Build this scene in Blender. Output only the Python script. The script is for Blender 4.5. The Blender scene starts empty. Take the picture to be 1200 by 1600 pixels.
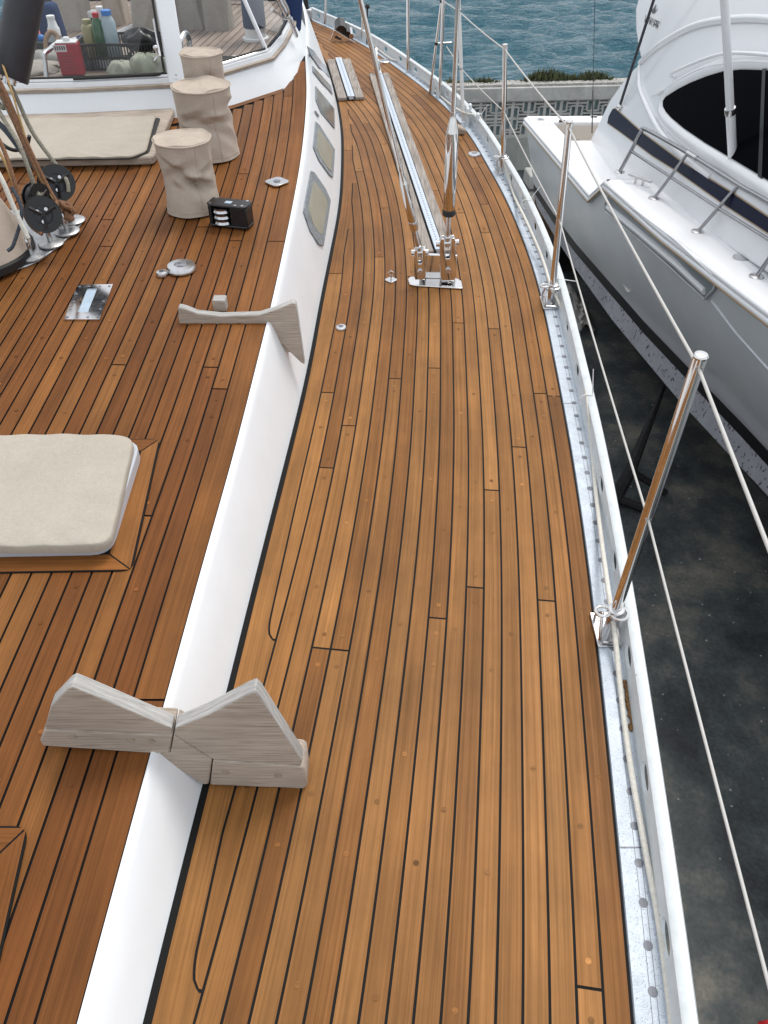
import bpy, bmesh, math, random
import numpy as np
from mathutils import Vector, Matrix
random.seed(7); RNG = np.random.default_rng(7)
scene = bpy.context.scene
COL = scene.collection
# ------------------------------------------------------------------ camera
CAMZ = 1.5; FPX = 1186.0; PITCH = math.radians(43.6)
SP, CP = math.sin(PITCH), math.cos(PITCH)
cam_d = bpy.data.cameras.new("camera"); cam = bpy.data.objects.new("camera", cam_d); COL.objects.link(cam)
cam.location = (0, 0, CAMZ); cam.rotation_euler = (math.pi/2 - PITCH, 0, 0)
cam_d.sensor_fit = 'VERTICAL'; cam_d.sensor_height = 24; cam_d.lens = FPX/1600*24
cam_d.clip_start = 0.02; cam_d.clip_end = 5000
scene.camera = cam
# ------------------------------------------------------------------ world + sun (bright overcast)
SUN_EL, SUN_AZ = math.radians(62), math.radians(30)      # azimuth from +Y towards +X
world = bpy.data.worlds.new("World"); scene.world = world; world.use_nodes = True
wn, wl = world.node_tree.nodes, world.node_tree.links
wn.clear()
sky = wn.new('ShaderNodeTexSky'); sky.sky_type = 'NISHITA'; sky.sun_disc = False
sky.sun_elevation = SUN_EL; sky.sun_rotation = SUN_AZ
sky.air_density = 1.0; sky.dust_density = 4.0; sky.ozone_density = 1.0
hs = wn.new('ShaderNodeHueSaturation'); hs.inputs['Saturation'].default_value = 0.6
bg = wn.new('ShaderNodeBackground'); bg.inputs['Strength'].default_value = 0.12
wo = wn.new('ShaderNodeOutputWorld')
cl = wn.new('ShaderNodeTexNoise'); cl.inputs['Scale'].default_value = 2.4; cl.inputs['Detail'].default_value = 7; cl.inputs['Roughness'].default_value = .6
wtc = wn.new('ShaderNodeTexCoord'); wl.new(wtc.outputs['Generated'], cl.inputs['Vector'])
cr0 = wn.new('ShaderNodeMapRange'); cr0.inputs[1].default_value = .35; cr0.inputs[2].default_value = .62; cr0.inputs[3].default_value = .45; cr0.inputs[4].default_value = .92
wl.new(cl.outputs['Fac'], cr0.inputs[0])
cm = wn.new('ShaderNodeMix'); cm.data_type = 'RGBA'; cm.inputs[7].default_value = (6.6, 6.85, 7.1, 1)      # the cloud deck
wl.new(sky.outputs[0], hs.inputs['Color']); wl.new(cr0.outputs[0], cm.inputs[0]); wl.new(hs.outputs[0], cm.inputs[6]); wl.new(cm.outputs[2], bg.inputs['Color']); wl.new(bg.outputs[0], wo.inputs['Surface'])
sun_d = bpy.data.lights.new("sun", 'SUN'); sun_d.energy = 1.25; sun_d.angle = math.radians(20); sun_d.color = (1.0, .95, .88)
sun = bpy.data.objects.new("sun", sun_d); COL.objects.link(sun)
sdir = Vector((math.sin(SUN_AZ)*math.cos(SUN_EL), math.cos(SUN_AZ)*math.cos(SUN_EL), math.sin(SUN_EL)))
sun.rotation_euler = sdir.to_track_quat('Z', 'Y').to_euler()
scene.view_settings.view_transform = 'Standard'; scene.view_settings.look = 'None'
scene.view_settings.exposure = 0.5; scene.view_settings.gamma = 1.0; scene.view_settings.use_curve_mapping = False

# ------------------------------------------------------------------ survey helpers: photo sight lines -> places in the world
def ray(px, py):
    x = px - 600.0; yd = py - 800.0
    return Vector((x, FPX*CP - yd*SP, -(FPX*SP + yd*CP)))
def P(px, py, z=0.0):
    d = ray(px, py); t = (z - CAMZ)/d.z
    return Vector((d.x*t, d.y*t, z))
def PY(px, py, Y):
    d = ray(px, py); t = Y/d.y
    return Vector((d.x*t, Y, CAMZ + d.z*t))
ZA, ZB = 0.085, 0.080
def zroof(y): return ZA + ZB*min(y, 4.6)
def PR(px, py, dz=0.0):
    d = ray(px, py)
    t = (ZA + dz - CAMZ)/(d.z - ZB*d.y)
    return Vector((d.x*t, d.y*t, CAMZ + d.z*t))
def PN(px, py, p0, n):
    d = ray(px, py); o = Vector((0, 0, CAMZ)); t = (p0 - o).dot(n)/d.dot(n)
    return o + d*t
def on_surface(px, py, xfun, t0=0.0005, t1=0.02):
    d = ray(px, py); f = lambda t: d.x*t - xfun(d.y*t, CAMZ + d.z*t)
    ts = np.linspace(t0, t1, 400); last = f(ts[0])
    for a, b in zip(ts[:-1], ts[1:]):
        v = f(b)
        if (v > 0) != (last > 0):
            lo, hi = a, b
            for _ in range(40):
                m = (lo+hi)/2
                if (f(m) > 0) == (last > 0): lo = m
                else: hi = m
            return Vector((d.x*lo, d.y*lo, CAMZ + d.z*lo))
        last = v
    return None

# ------------------------------------------------------------------ materials
def newmat(name):
    m = bpy.data.materials.new(name); m.use_nodes = True
    nt = m.node_tree; b = nt.nodes['Principled BSDF']
    return m, nt, b
def mat(name, col, rough=.5, metal=0., var=.0, vscale=8., bump=0., bscale=60., spec=.5, spots=None, coat=0., stretch=None, rvar=0.):
    m, nt, b = newmat(name); N, Lk = nt.nodes, nt.links
    b.inputs['Roughness'].default_value = rough; b.inputs['Metallic'].default_value = metal
    b.inputs['Specular IOR Level'].default_value = spec; b.inputs['Coat Weight'].default_value = coat
    b.inputs['Base Color'].default_value = (*col, 1)
    tc = N.new('ShaderNodeTexCoord'); src = tc.outputs['Object']
    if stretch:
        mp = N.new('ShaderNodeMapping'); mp.inputs['Scale'].default_value = stretch; Lk.new(src, mp.inputs[0]); src = mp.outputs[0]
    if var:
        no = N.new('ShaderNodeTexNoise'); no.inputs['Scale'].default_value = vscale; no.inputs['Detail'].default_value = 6; no.inputs['Roughness'].default_value = .65
        Lk.new(src, no.inputs['Vector'])
        mr = N.new('ShaderNodeMapRange'); mr.inputs[1].default_value = .3; mr.inputs[2].default_value = .7
        mr.inputs[3].default_value = 1-var; mr.inputs[4].default_value = 1+var
        Lk.new(no.outputs['Fac'], mr.inputs[0])
        mx = N.new('ShaderNodeMix'); mx.data_type = 'RGBA'; mx.blend_type = 'MULTIPLY'; mx.inputs[0].default_value = 1
        mx.inputs[6].default_value = (*col, 1); Lk.new(mr.outputs[0], mx.inputs[7])
        out = mx.outputs[2]
        if spots:
            vo = N.new('ShaderNodeTexNoise'); vo.inputs['Scale'].default_value = spots[1]; vo.inputs['Detail'].default_value = 3
            Lk.new(src, vo.inputs['Vector'])
            gt = N.new('ShaderNodeMapRange'); gt.inputs[1].default_value = spots[2]; gt.inputs[2].default_value = spots[2]+.05
            Lk.new(vo.outputs['Fac'], gt.inputs[0])
            m2 = N.new('ShaderNodeMix'); m2.data_type = 'RGBA'; Lk.new(gt.outputs[0], m2.inputs[0]); Lk.new(out, m2.inputs[6]); m2.inputs[7].default_value = (*spots[0], 1)
            out = m2.outputs[2]
        Lk.new(out, b.inputs['Base Color'])
        if rvar:
            r2 = N.new('ShaderNodeMapRange'); r2.inputs[1].default_value = .3; r2.inputs[2].default_value = .7
            r2.inputs[3].default_value = rough-rvar; r2.inputs[4].default_value = rough+rvar
            Lk.new(no.outputs['Fac'], r2.inputs[0]); Lk.new(r2.outputs[0], b.inputs['Roughness'])
    if bump:
        nb = N.new('ShaderNodeTexNoise'); nb.inputs['Scale'].default_value = bscale; nb.inputs['Detail'].default_value = 4
        Lk.new(src, nb.inputs['Vector'])
        bp = N.new('ShaderNodeBump'); bp.inputs['Strength'].default_value = bump; bp.inputs['Distance'].default_value = .003
        Lk.new(nb.outputs['Fac'], bp.inputs['Height']); Lk.new(bp.outputs[0], b.inputs['Normal'])
    return m
def plank_mat(name, rough=.42, grain=.25):
    """Laid planking: each board carries its own tone; grain runs along the board's UV."""
    m, nt, b = newmat(name); N, Lk = nt.nodes, nt.links
    at = N.new('ShaderNodeAttribute'); at.attribute_name = 'tone'
    uv = N.new('ShaderNodeUVMap')
    def grainfac(sx, sy, scale, det):
        mp = N.new('ShaderNodeMapping'); mp.inputs['Scale'].default_value = (sx, sy, 1); Lk.new(uv.outputs[0], mp.inputs[0])
        no = N.new('ShaderNodeTexNoise'); no.inputs['Scale'].default_value = scale; no.inputs['Detail'].default_value = det; no.inputs['Roughness'].default_value = .6; no.inputs['Distortion'].default_value = .15
        Lk.new(mp.outputs[0], no.inputs['Vector']); return no.outputs['Fac']
    g1 = grainfac(.35, 42, 3.0, 5); g2 = grainfac(1.6, 150, 2.2, 2); g3 = grainfac(1.1, 6, 2.0, 4)
    def rng(src, lo, hi, a=.3, c=.7):
        r = N.new('ShaderNodeMapRange'); r.inputs[1].default_value = a; r.inputs[2].default_value = c; r.inputs[3].default_value = lo; r.inputs[4].default_value = hi
        Lk.new(src, r.inputs[0]); return r.outputs[0]
    a = rng(g1, 1-grain, 1+grain*.8); c = rng(g2, .86, 1.12); d = rng(g3, .80, 1.18)
    m1 = N.new('ShaderNodeMath'); m1.operation = 'MULTIPLY'; Lk.new(a, m1.inputs[0]); Lk.new(c, m1.inputs[1])
    m2 = N.new('ShaderNodeMath'); m2.operation = 'MULTIPLY'; Lk.new(m1.outputs[0], m2.inputs[0]); Lk.new(d, m2.inputs[1])
    tco = N.new('ShaderNodeTexCoord'); sn = N.new('ShaderNodeTexNoise'); sn.inputs['Scale'].default_value = 2.6; sn.inputs['Detail'].default_value = 7; sn.inputs['Roughness'].default_value = .68
    Lk.new(tco.outputs['Object'], sn.inputs['Vector']); stn = rng(sn.outputs['Fac'], .78, 1.16)
    m3 = N.new('ShaderNodeMath'); m3.operation = 'MULTIPLY'; Lk.new(m2.outputs[0], m3.inputs[0]); Lk.new(stn, m3.inputs[1]); m2 = m3
    mx = N.new('ShaderNodeMix'); mx.data_type = 'RGBA'; mx.blend_type = 'MULTIPLY'; mx.inputs[0].default_value = 1
    Lk.new(at.outputs['Color'], mx.inputs[6]); Lk.new(m2.outputs[0], mx.inputs[7]); Lk.new(mx.outputs[2], b.inputs['Base Color'])
    rr = rng(g1, rough+.1, rough-.06); Lk.new(rr, b.inputs['Roughness'])
    b.inputs['Specular IOR Level'].default_value = .14
    bp = N.new('ShaderNodeBump'); bp.inputs['Strength'].default_value = .12; bp.inputs['Distance'].default_value = .0006
    Lk.new(m1.outputs[0], bp.inputs['Height']); Lk.new(bp.outputs[0], b.inputs['Normal'])
    return m
def canvas_mat(name, col, scale=420, var=.1):
    m, nt, b = newmat(name); N, Lk = nt.nodes, nt.links
    tc = N.new('ShaderNodeTexCoord')
    no = N.new('ShaderNodeTexNoise'); no.inputs['Scale'].default_value = 7; no.inputs['Detail'].default_value = 7; no.inputs['Roughness'].default_value = .7
    Lk.new(tc.outputs['Object'], no.inputs['Vector'])
    fs = []
    for st in ((1, .08, .5), (.08, 1, .5)):
        mp = N.new('ShaderNodeMapping'); mp.inputs['Scale'].default_value = st; Lk.new(tc.outputs['Object'], mp.inputs[0])
        f = N.new('ShaderNodeTexNoise'); f.inputs['Scale'].default_value = scale; f.inputs['Detail'].default_value = 2; Lk.new(mp.outputs[0], f.inputs['Vector']); fs.append(f.outputs['Fac'])
    ad = N.new('ShaderNodeMath'); ad.operation = 'ADD'; Lk.new(fs[0], ad.inputs[0]); Lk.new(fs[1], ad.inputs[1])
    r1 = N.new('ShaderNodeMapRange'); r1.inputs[1].default_value = .7; r1.inputs[2].default_value = 1.3; r1.inputs[3].default_value = .88; r1.inputs[4].default_value = 1.10; Lk.new(ad.outputs[0], r1.inputs[0])
    r2 = N.new('ShaderNodeMapRange'); r2.inputs[1].default_value = .3; r2.inputs[2].default_value = .7; r2.inputs[3].default_value = 1-var; r2.inputs[4].default_value = 1+var; Lk.new(no.outputs['Fac'], r2.inputs[0])
    mu = N.new('ShaderNodeMath'); mu.operation = 'MULTIPLY'; Lk.new(r1.outputs[0], mu.inputs[0]); Lk.new(r2.outputs[0], mu.inputs[1])
    mx = N.new('ShaderNodeMix'); mx.data_type = 'RGBA'; mx.blend_type = 'MULTIPLY'; mx.inputs[0].default_value = 1; mx.inputs[6].default_value = (*col, 1)
    Lk.new(mu.outputs[0], mx.inputs[7]); Lk.new(mx.outputs[2], b.inputs['Base Color'])
    b.inputs['Roughness'].default_value = .85; b.inputs['Specular IOR Level'].default_value = .2
    bp = N.new('ShaderNodeBump'); bp.inputs['Strength'].default_value = .3; bp.inputs['Distance'].default_value = .0008; Lk.new(ad.outputs[0], bp.inputs['Height'])
    b2 = N.new('ShaderNodeBump'); b2.inputs['Strength'].default_value = .5; b2.inputs['Distance'].default_value = .006; Lk.new(no.outputs['Fac'], b2.inputs['Height']); Lk.new(bp.outputs[0], b2.inputs['Normal']); Lk.new(b2.outputs[0], b.inputs['Normal'])
    return m
def grey_teak(name):
    m, nt, b = newmat(name); N, Lk = nt.nodes, nt.links
    tc = N.new('ShaderNodeTexCoord'); mp = N.new('ShaderNodeMapping'); mp.inputs['Scale'].default_value = (3.0, 60, 75); Lk.new(tc.outputs['Object'], mp.inputs[0])
    no = N.new('ShaderNodeTexNoise'); no.inputs['Scale'].default_value = 3.2; no.inputs['Detail'].default_value = 7; no.inputs['Roughness'].default_value = .62; no.inputs['Distortion'].default_value = .15; Lk.new(mp.outputs[0], no.inputs['Vector'])
    cr = N.new('ShaderNodeValToRGB'); e = cr.color_ramp.elements
    e[0].position = .30; e[0].color = (.25, .20, .16, 1); e[1].position = .72; e[1].color = (.50, .435, .37, 1)
    x = cr.color_ramp.elements.new(.48); x.color = (.40, .34, .285, 1)
    Lk.new(no.outputs['Fac'], cr.inputs[0])
    n2 = N.new('ShaderNodeTexNoise'); n2.inputs['Scale'].default_value = 5; n2.inputs['Detail'].default_value = 4; Lk.new(tc.outputs['Object'], n2.inputs['Vector'])
    r2 = N.new('ShaderNodeMapRange'); r2.inputs[1].default_value = .3; r2.inputs[2].default_value = .7; r2.inputs[3].default_value = .86; r2.inputs[4].default_value = 1.12; Lk.new(n2.outputs['Fac'], r2.inputs[0])
    mx = N.new('ShaderNodeMix'); mx.data_type = 'RGBA'; mx.blend_type = 'MULTIPLY'; mx.inputs[0].default_value = 1; Lk.new(cr.outputs[0], mx.inputs[6]); Lk.new(r2.outputs[0], mx.inputs[7])
    Lk.new(mx.outputs[2], b.inputs['Base Color']); b.inputs['Roughness'].default_value = .8; b.inputs['Specular IOR Level'].default_value = .2
    bp = N.new('ShaderNodeBump'); bp.inputs['Strength'].default_value = .5; bp.inputs['Distance'].default_value = .002; Lk.new(no.outputs['Fac'], bp.inputs['Height']); Lk.new(bp.outputs[0], b.inputs['Normal'])
    return m
def thin_glass(name, tint=(.93, .95, .95), refl=.10):
    m, nt, b = newmat(name); N, Lk = nt.nodes, nt.links
    N.remove(b); out = [n for n in N if n.type == 'OUTPUT_MATERIAL'][0]
    tr = N.new('ShaderNodeBsdfTransparent'); tr.inputs[0].default_value = (*tint, 1)
    gl = N.new('ShaderNodeBsdfGlossy'); gl.inputs['Roughness'].default_value = .03
    lw = N.new('ShaderNodeFresnel'); lw.inputs[0].default_value = 1.35
    ad = N.new('ShaderNodeMath'); ad.operation = 'ADD'; ad.inputs[1].default_value = refl*.3; Lk.new(lw.outputs[0], ad.inputs[0])
    mx = N.new('ShaderNodeMixShader'); Lk.new(ad.outputs[0], mx.inputs[0]); Lk.new(tr.outputs[0], mx.inputs[1]); Lk.new(gl.outputs[0], mx.inputs[2]); Lk.new(mx.outputs[0], out.inputs[0])
    return m
M = {}
M['teak'] = plank_mat('oiled_teak', rough=.48); M['teak_old'] = plank_mat('dull_teak', rough=.6, grain=.2)
M['caulk'] = mat('black_caulking', (.009, .009, .009), .7, spec=.15)
M['white'] = mat('white_paint', (.82, .85, .88), .3, var=.035, vscale=5, bump=.06, bscale=9)
M['gel'] = mat('white_gelcoat', (.84, .85, .87), .22, var=.02, vscale=2.0, coat=.3)
M['gelgrey'] = mat('grey_white_gelcoat', (.83, .86, .90), .2, var=.06, vscale=1.6, coat=.4)
M['cream'] = mat('cream_gelcoat', (.76, .71, .65), .35, var=.04)
M['steel'] = mat('polished_steel', (.74, .73, .72), .09, 1.0, var=.06, vscale=30, rvar=.04)
M['rail_steel'] = mat('reflection_darkened_steel', (.36, .36, .37), .16, 1.0, var=.1, vscale=12)  # base colour darkened to stand in for reflections of dark surroundings
M['satin'] = mat('satin_steel', (.62, .62, .63), .24, 1.0, var=.06, vscale=30, rvar=.05)
M['cast'] = mat('dull_cast_metal', (.46, .47, .48), .42, .8, var=.25, vscale=30, bump=.3, bscale=120)
M['alu'] = mat('weathered_aluminium', (.50, .56, .63), .5, .15, var=.16, vscale=26, bump=.25, bscale=240, spots=((.2, .23, .27), 420., .615))
M['alurail'] = mat('painted_aluminium', (.61, .65, .67), .42, .05, var=.10, vscale=22, bump=.12, bscale=160, spots=((.33, .33, .32), 90., .70))
M['screw'] = mat('grey_screw_head', (.17, .18, .21), .5, .1, var=.3, vscale=60)
M['canvas'] = canvas_mat('beige_canvas', (.47, .40, .335), 900); M['linen'] = canvas_mat('pale_linen_canvas', (.43, .39, .33), 900, .06)
M['canvasgrey'] = canvas_mat('grey_beige_canvas', (.36, .33, .29)); M['navy'] = canvas_mat('navy_canvas', (.022, .042, .115)); M['sage'] = canvas_mat('pale_sage_cloth', (.42, .44, .36))
M['slate'] = canvas_mat('slate_blue_canvas', (.06, .085, .15))
M['greyteak'] = grey_teak('weathered_teak')
M['black'] = mat('black_plastic', (.012, .012, .013), .32, var=.2, vscale=30); M['rubber'] = mat('black_rubber', (.012, .012, .012), .6)
M['charcoal'] = mat('charcoal_padding', (.035, .037, .045), .45, var=.15, vscale=20, bump=.2, bscale=50)
M['rope_w'] = mat('white_rope', (.66, .64, .58), .8, var=.12, vscale=90, bump=.8, bscale=260); M['wire'] = mat('white_coated_wire', (.50, .49, .47), .45, var=.06, vscale=60)
M['rope_b'] = mat('brown_rope', (.23, .115, .06), .85, var=.4, vscale=120, bump=1, bscale=220); M['rope_g'] = mat('grey_green_rope', (.27, .25, .20), .85, var=.4, vscale=140, bump=1, bscale=220); M['rope_y'] = mat('tan_cord', (.42, .27, .11), .8, var=.3, vscale=160)
M['rope_d'] = mat('dark_flecked_rope', (.06, .075, .095), .85, var=.7, vscale=160, bump=1, bscale=220)
M['glass'] = thin_glass('clear_windscreen_glass'); M['tint'] = mat('dark_tinted_glass', (.003, .003, .004), .05, spec=.06, var=.1, vscale=2); M['tint'].node_tree.nodes['Principled BSDF'].inputs['IOR'].default_value = 1.12
M['pane'] = mat('pale_greenish_glass', (.36, .375, .315), .25, var=.10, vscale=9, spec=.25); M['pane_d'] = mat('dim_grey_glass', (.17, .19, .18), .2, var=.25, vscale=12, spec=.3); M['pane_b'] = mat('pale_blue_glass', (.42, .52, .62), .2, var=.12, vscale=20, spec=.3)  # the first pane is one opaque pale greenish colour
M['seal'] = mat('mottled_grey_seal', (.24, .275, .30), .45, var=.5, vscale=70)
M['navystripe'] = mat('navy_tape', (.008, .010, .030), .3, var=.1, spec=.15); M['gold'] = mat('gold_edge_tape', (.42, .30, .18), .4)
M['bluish'] = mat('black_boot_stripe', (.010, .010, .013), .35)
M['antifoul'] = mat('worn_antifouling', (.42, .43, .47), .7, var=.16, vscale=5, spots=((.075, .08, .10), 60., .60), stretch=(1, .6, .35))
M['underhull'] = mat('dark_antifouling', (.04, .045, .05), .8, var=.3)
M['red'] = mat('red_tin', (.38, .02, .035), .3, var=.1, vscale=40); M['card'] = mat('brown_card', (.28, .19, .13), .8, var=.1); M['bin'] = mat('dark_grey_plastic', (.05, .06, .065), .5, var=.15)
M['bluecap'] = mat('blue_plastic', (.03, .2, .6), .35); M['redcap'] = mat('red_plastic', (.5, .03, .04), .35); M['green'] = mat('green_bottle', (.02, .10, .035), .12, coat=.5); M['clearpl'] = mat('clear_blue_bottle', (.35, .45, .5), .12, coat=.5)
M['whitepl'] = mat('white_plastic', (.75, .76, .76), .4, var=.03); M['paper'] = mat('pale_label', (.7, .6, .6), .5); M['olive'] = mat('straw_coloured_bottle', (.30, .27, .13), .3)
M['ink'] = mat('grey_lettering', (.10, .10, .10), .5); M['concrete'] = mat('weathered_concrete', (.46, .46, .44), .85, var=.22, vscale=5, bump=.5, bscale=50); M['concrete2'] = mat('greenish_concrete', (.36, .38, .35), .85, var=.3, vscale=2.5, bump=.5, bscale=40, stretch=(1, 1, .35))
M['rough'] = mat('exposed_aggregate', (.36, .35, .33), .9, var=.5, vscale=30, bump=1, bscale=40)
M['leaf'] = mat('coastal_plants', (.085, .10, .045), .8, var=.6, vscale=14); M['drystalk'] = mat('dry_stalks', (.22, .17, .10), .9, var=.5, vscale=20)
M['rust'] = mat('dark_rusty_steel', (.02, .019, .02), .75, .2, var=.5, vscale=20); M['tarp'] = mat('dirty_white_sheet', (.38, .37, .34), .8, var=.4, vscale=9, bump=.5, bscale=20)
M['rope_red'] = mat('red_fabric', (.45, .01, .015), .7); M['brownstain'] = mat('brown_sealant_remnant', (.20, .11, .045), .9, var=.5, vscale=140, bump=1, bscale=120)

# ------------------------------------------------------------------ mesh builder
ORIG = {}
class MB:
    def __init__(s): s.v = []; s.f = []; s.uv = {}; s.tone = {}; s.smooth = True
    def addv(s, p): s.v.append((p[0], p[1], p[2])); return len(s.v)-1
    def face(s, ids, uv=None, tone=None):
        s.f.append(tuple(ids)); i = len(s.f)-1
        if uv is not None: s.uv[i] = uv
        if tone is not None: s.tone[i] = tone
        return i
    def poly(s, pts, **k): return s.face([s.addv(p) for p in pts], **k)
    def grid(s, rows, close=False):
        ids = [[s.addv(p) for p in r] for r in rows]
        for a, b in zip(ids[:-1], ids[1:]):
            n = len(a)
            for j in range(n if close else n-1):
                s.face((a[j], a[(j+1) % n], b[(j+1) % n], b[j]))
        return ids
    def box(s, c, size, rot=None):
        c = Vector(c); hx, hy, hz = [k/2 for k in size]
        pts = [Vector((sx*hx, sy*hy, sz*hz)) for sz in (-1, 1) for sx, sy in ((-1, -1), (1, -1), (1, 1), (-1, 1))]
        if rot is not None:
            if not isinstance(rot, Matrix): rot = Matrix.Rotation(rot, 3, 'Z')
            pts = [rot @ p for p in pts]
        i = [s.addv(c+p) for p in pts]
        for q in ((3, 2, 1, 0), (4, 5, 6, 7), (0, 1, 5, 4), (1, 2, 6, 5), (2, 3, 7, 6), (3, 0, 4, 7)): s.face([i[k] for k in q])
        return s
    def prism(s, pts, vec, taper=None):
        pts = [Vector(p) for p in pts]; vec = Vector(vec)
        a = [s.addv(p) for p in pts]
        if taper is None: b = [s.addv(p+vec) for p in pts]
        else:
            c = sum(pts, Vector())/len(pts); b = [s.addv(c+(p-c)*taper+vec) for p in pts]
        n = len(a); s.face(a[::-1]); s.face(b)
        for j in range(n): s.face((a[j], a[(j+1) % n], b[(j+1) % n], b[j]))
        return s
    def tube(s, pts, r, n=10, cap=True, closed=False):
        pts = [Vector(p) for p in pts]; m = len(pts)
        rs = r if isinstance(r, (list, tuple)) else [r]*m
        up = None; rings = []
        for i, p in enumerate(pts):
            if closed: t = (pts[(i+1) % m]-pts[i-1]).normalized()
            else: t = (pts[min(i+1, m-1)]-pts[max(i-1, 0)]).normalized()
            if up is None:
                up = Vector((0, 0, 1)) if abs(t.z) < .9 else Vector((1, 0, 0))
            up = (up - t*up.dot(t)).normalized(); sd = t.cross(up)
            rings.append([p + (up*math.cos(a)+sd*math.sin(a))*rs[i] for a in [2*math.pi*k/n for k in range(n)]])
        if closed: rings.append(rings[0])
        ids = s.grid(rings, close=True)
        if cap and not closed: s.face(ids[0][::-1]); s.face(ids[-1])
        return s
    def lathe(s, c, prof, n=24, axis=None, cap=True):
        c = Vector(c); q = Matrix.Identity(3) if axis is None else Vector(axis).to_track_quat('Z', 'Y').to_matrix()
        rows = [[c + q @ Vector((r*math.cos(2*math.pi*k/n), r*math.sin(2*math.pi*k/n), z)) for k in range(n)] for r, z in prof]
        ids = s.grid(rows, close=True)
        if cap:
            if prof[0][0] > 1e-6: s.face(ids[0][::-1])
            if prof[-1][0] > 1e-6: s.face(ids[-1])
        return s
    def ball(s, c, r, n=12):
        rr = r if isinstance(r, (tuple, list)) else (r, r, r); c = Vector(c)
        rows = []
        for i in range(n//2+1):
            a = -math.pi/2+math.pi*i/(n//2); k = max(math.cos(a), 1e-3)
            rows.append([c+Vector((rr[0]*k*math.cos(2*math.pi*j/n), rr[1]*k*math.sin(2*math.pi*j/n), rr[2]*math.sin(a))) for j in range(n)])
        s.grid(rows, close=True); return s
    def ring(s, c, R, r, axis=(0, 0, 1), n=24, m=8):
        q = Vector(axis).to_track_quat('Z', 'Y').to_matrix(); c = Vector(c)
        s.tube([c+q @ Vector((R*math.cos(2*math.pi*k/n), R*math.sin(2*math.pi*k/n), 0)) for k in range(n)], r, m, closed=True); return s
    def build(s, name, m, parent=None, origin=None, bevel=0, segs=2, sharp=40, sub=0, flat=False, solid=0):
        if origin is None: origin = ORIG.get(parent.name, Vector()) if parent is not None else Vector(s.v[0]) if False else Vector()
        origin = Vector(origin)
        me = bpy.data.meshes.new(name)
        me.from_pydata([(x-origin.x, y-origin.y, z-origin.z) for x, y, z in s.v], [], s.f)
        me.materials.append(m)
        if s.uv or s.tone:
            me.uv_layers.new(name='UVMap'); me.color_attributes.new('tone', 'FLOAT_COLOR', 'CORNER'); uvl = me.uv_layers['UVMap']; ca = me.color_attributes['tone']
            uvd = np.zeros((len(me.loops), 2), np.float32); cd = np.ones((len(me.loops), 4), np.float32)*.2
            for p in me.polygons:
                u = s.uv.get(p.index); t = s.tone.get(p.index)
                for k, li in enumerate(p.loop_indices):
                    if u is not None: uvd[li] = u[k]
                    if t is not None: cd[li, :3] = t
            uvl.data.foreach_set('uv', uvd.ravel()); ca.data.foreach_set('color', cd.ravel())
        else:
            bm = bmesh.new(); bm.from_mesh(me); bmesh.ops.recalc_face_normals(bm, faces=bm.faces); bm.to_mesh(me); bm.free()
        if not flat:
            me.polygons.foreach_set('use_smooth', [True]*len(me.polygons)); me.set_sharp_from_angle(angle=math.radians(sharp))
        o = bpy.data.objects.new(name, me); COL.objects.link(o)
        if parent is not None:
            o.parent = parent; ORIG[o.name] = ORIG.get(parent.name, Vector())
        else:
            o.location = origin; ORIG[o.name] = origin
        if solid:
            md = o.modifiers.new('thickness', 'SOLIDIFY'); md.thickness = solid
        if bevel:
            md = o.modifiers.new('bevel', 'BEVEL'); md.width = bevel; md.segments = segs; md.limit_method = 'ANGLE'; md.angle_limit = math.radians(35); md.harden_normals = False
        if sub:
            md = o.modifiers.new('subdivision', 'SUBSURF'); md.levels = sub; md.render_levels = sub
        return o
def tag(o, label=None, cat=None, group=None, kind=None):
    if label: o['label'] = label
    if cat: o['category'] = cat
    if group: o['group'] = group
    if kind: o['kind'] = kind
    return o
def thing(name, loc, label, cat, group=None):
    o = bpy.data.objects.new(name, None); COL.objects.link(o); o.location = loc; o.empty_display_size = .05
    ORIG[o.name] = Vector(loc); tag(o, label, cat, group); return o
def copy_tree(o, parent=None):
    c = o.copy(); COL.objects.link(c)
    if parent is not None: c.parent = parent
    for ch in [x for x in bpy.data.objects if x.parent == o]: copy_tree(ch, c)
    return c
def lerp(a, b, t): return a+(b-a)*t
def smooth_pts(pts, k=6):
    pts = [Vector(p) for p in pts]; out = []
    for i in range(len(pts)-1):
        p0, p1, p2, p3 = pts[max(i-1, 0)], pts[i], pts[i+1], pts[min(i+2, len(pts)-1)]
        for j in range(k):
            t = j/k
            out.append(.5*((2*p1)+(p2-p0)*t+(2*p0-5*p1+4*p2-p3)*t*t+(3*p1-p0-3*p2+p3)*t**3))
    out.append(pts[-1]); return out

# ------------------------------------------------------------------ the yacht's plan curves
YS = np.arange(-1.6, 8.42, .02)
def curve(pts, ext, sig=.22):
    pts = sorted([(p.y, p.x) for p in pts]); ys = np.array([p[0] for p in pts]); xs = np.array([p[1] for p in pts])
    s0 = (np.interp(ys[0]+.9, ys, xs)-xs[0])/.9
    ys = np.concatenate([[ys[0]-3, ys[0]-1.5], ys]); xs = np.concatenate([[xs[0]-s0*3-.25*ext, xs[0]-s0*1.5-.06*ext], xs])
    s1 = (xs[-1]-xs[-3])/(ys[-1]-ys[-3]); ys = np.append(ys, ys[-1]+4); xs = np.append(xs, xs[-1]+s1*4)
    fy = np.arange(-3, 10.5, .02); fx = np.interp(fy, ys, xs)
    k = np.exp(-.5*(np.arange(-50, 51)*.02/sig)**2); k /= k.sum()
    sm = np.convolve(np.pad(fx, 50, mode='reflect', reflect_type='odd'), k, 'valid')
    return lambda y: float(np.interp(y, fy, sm))
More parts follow.
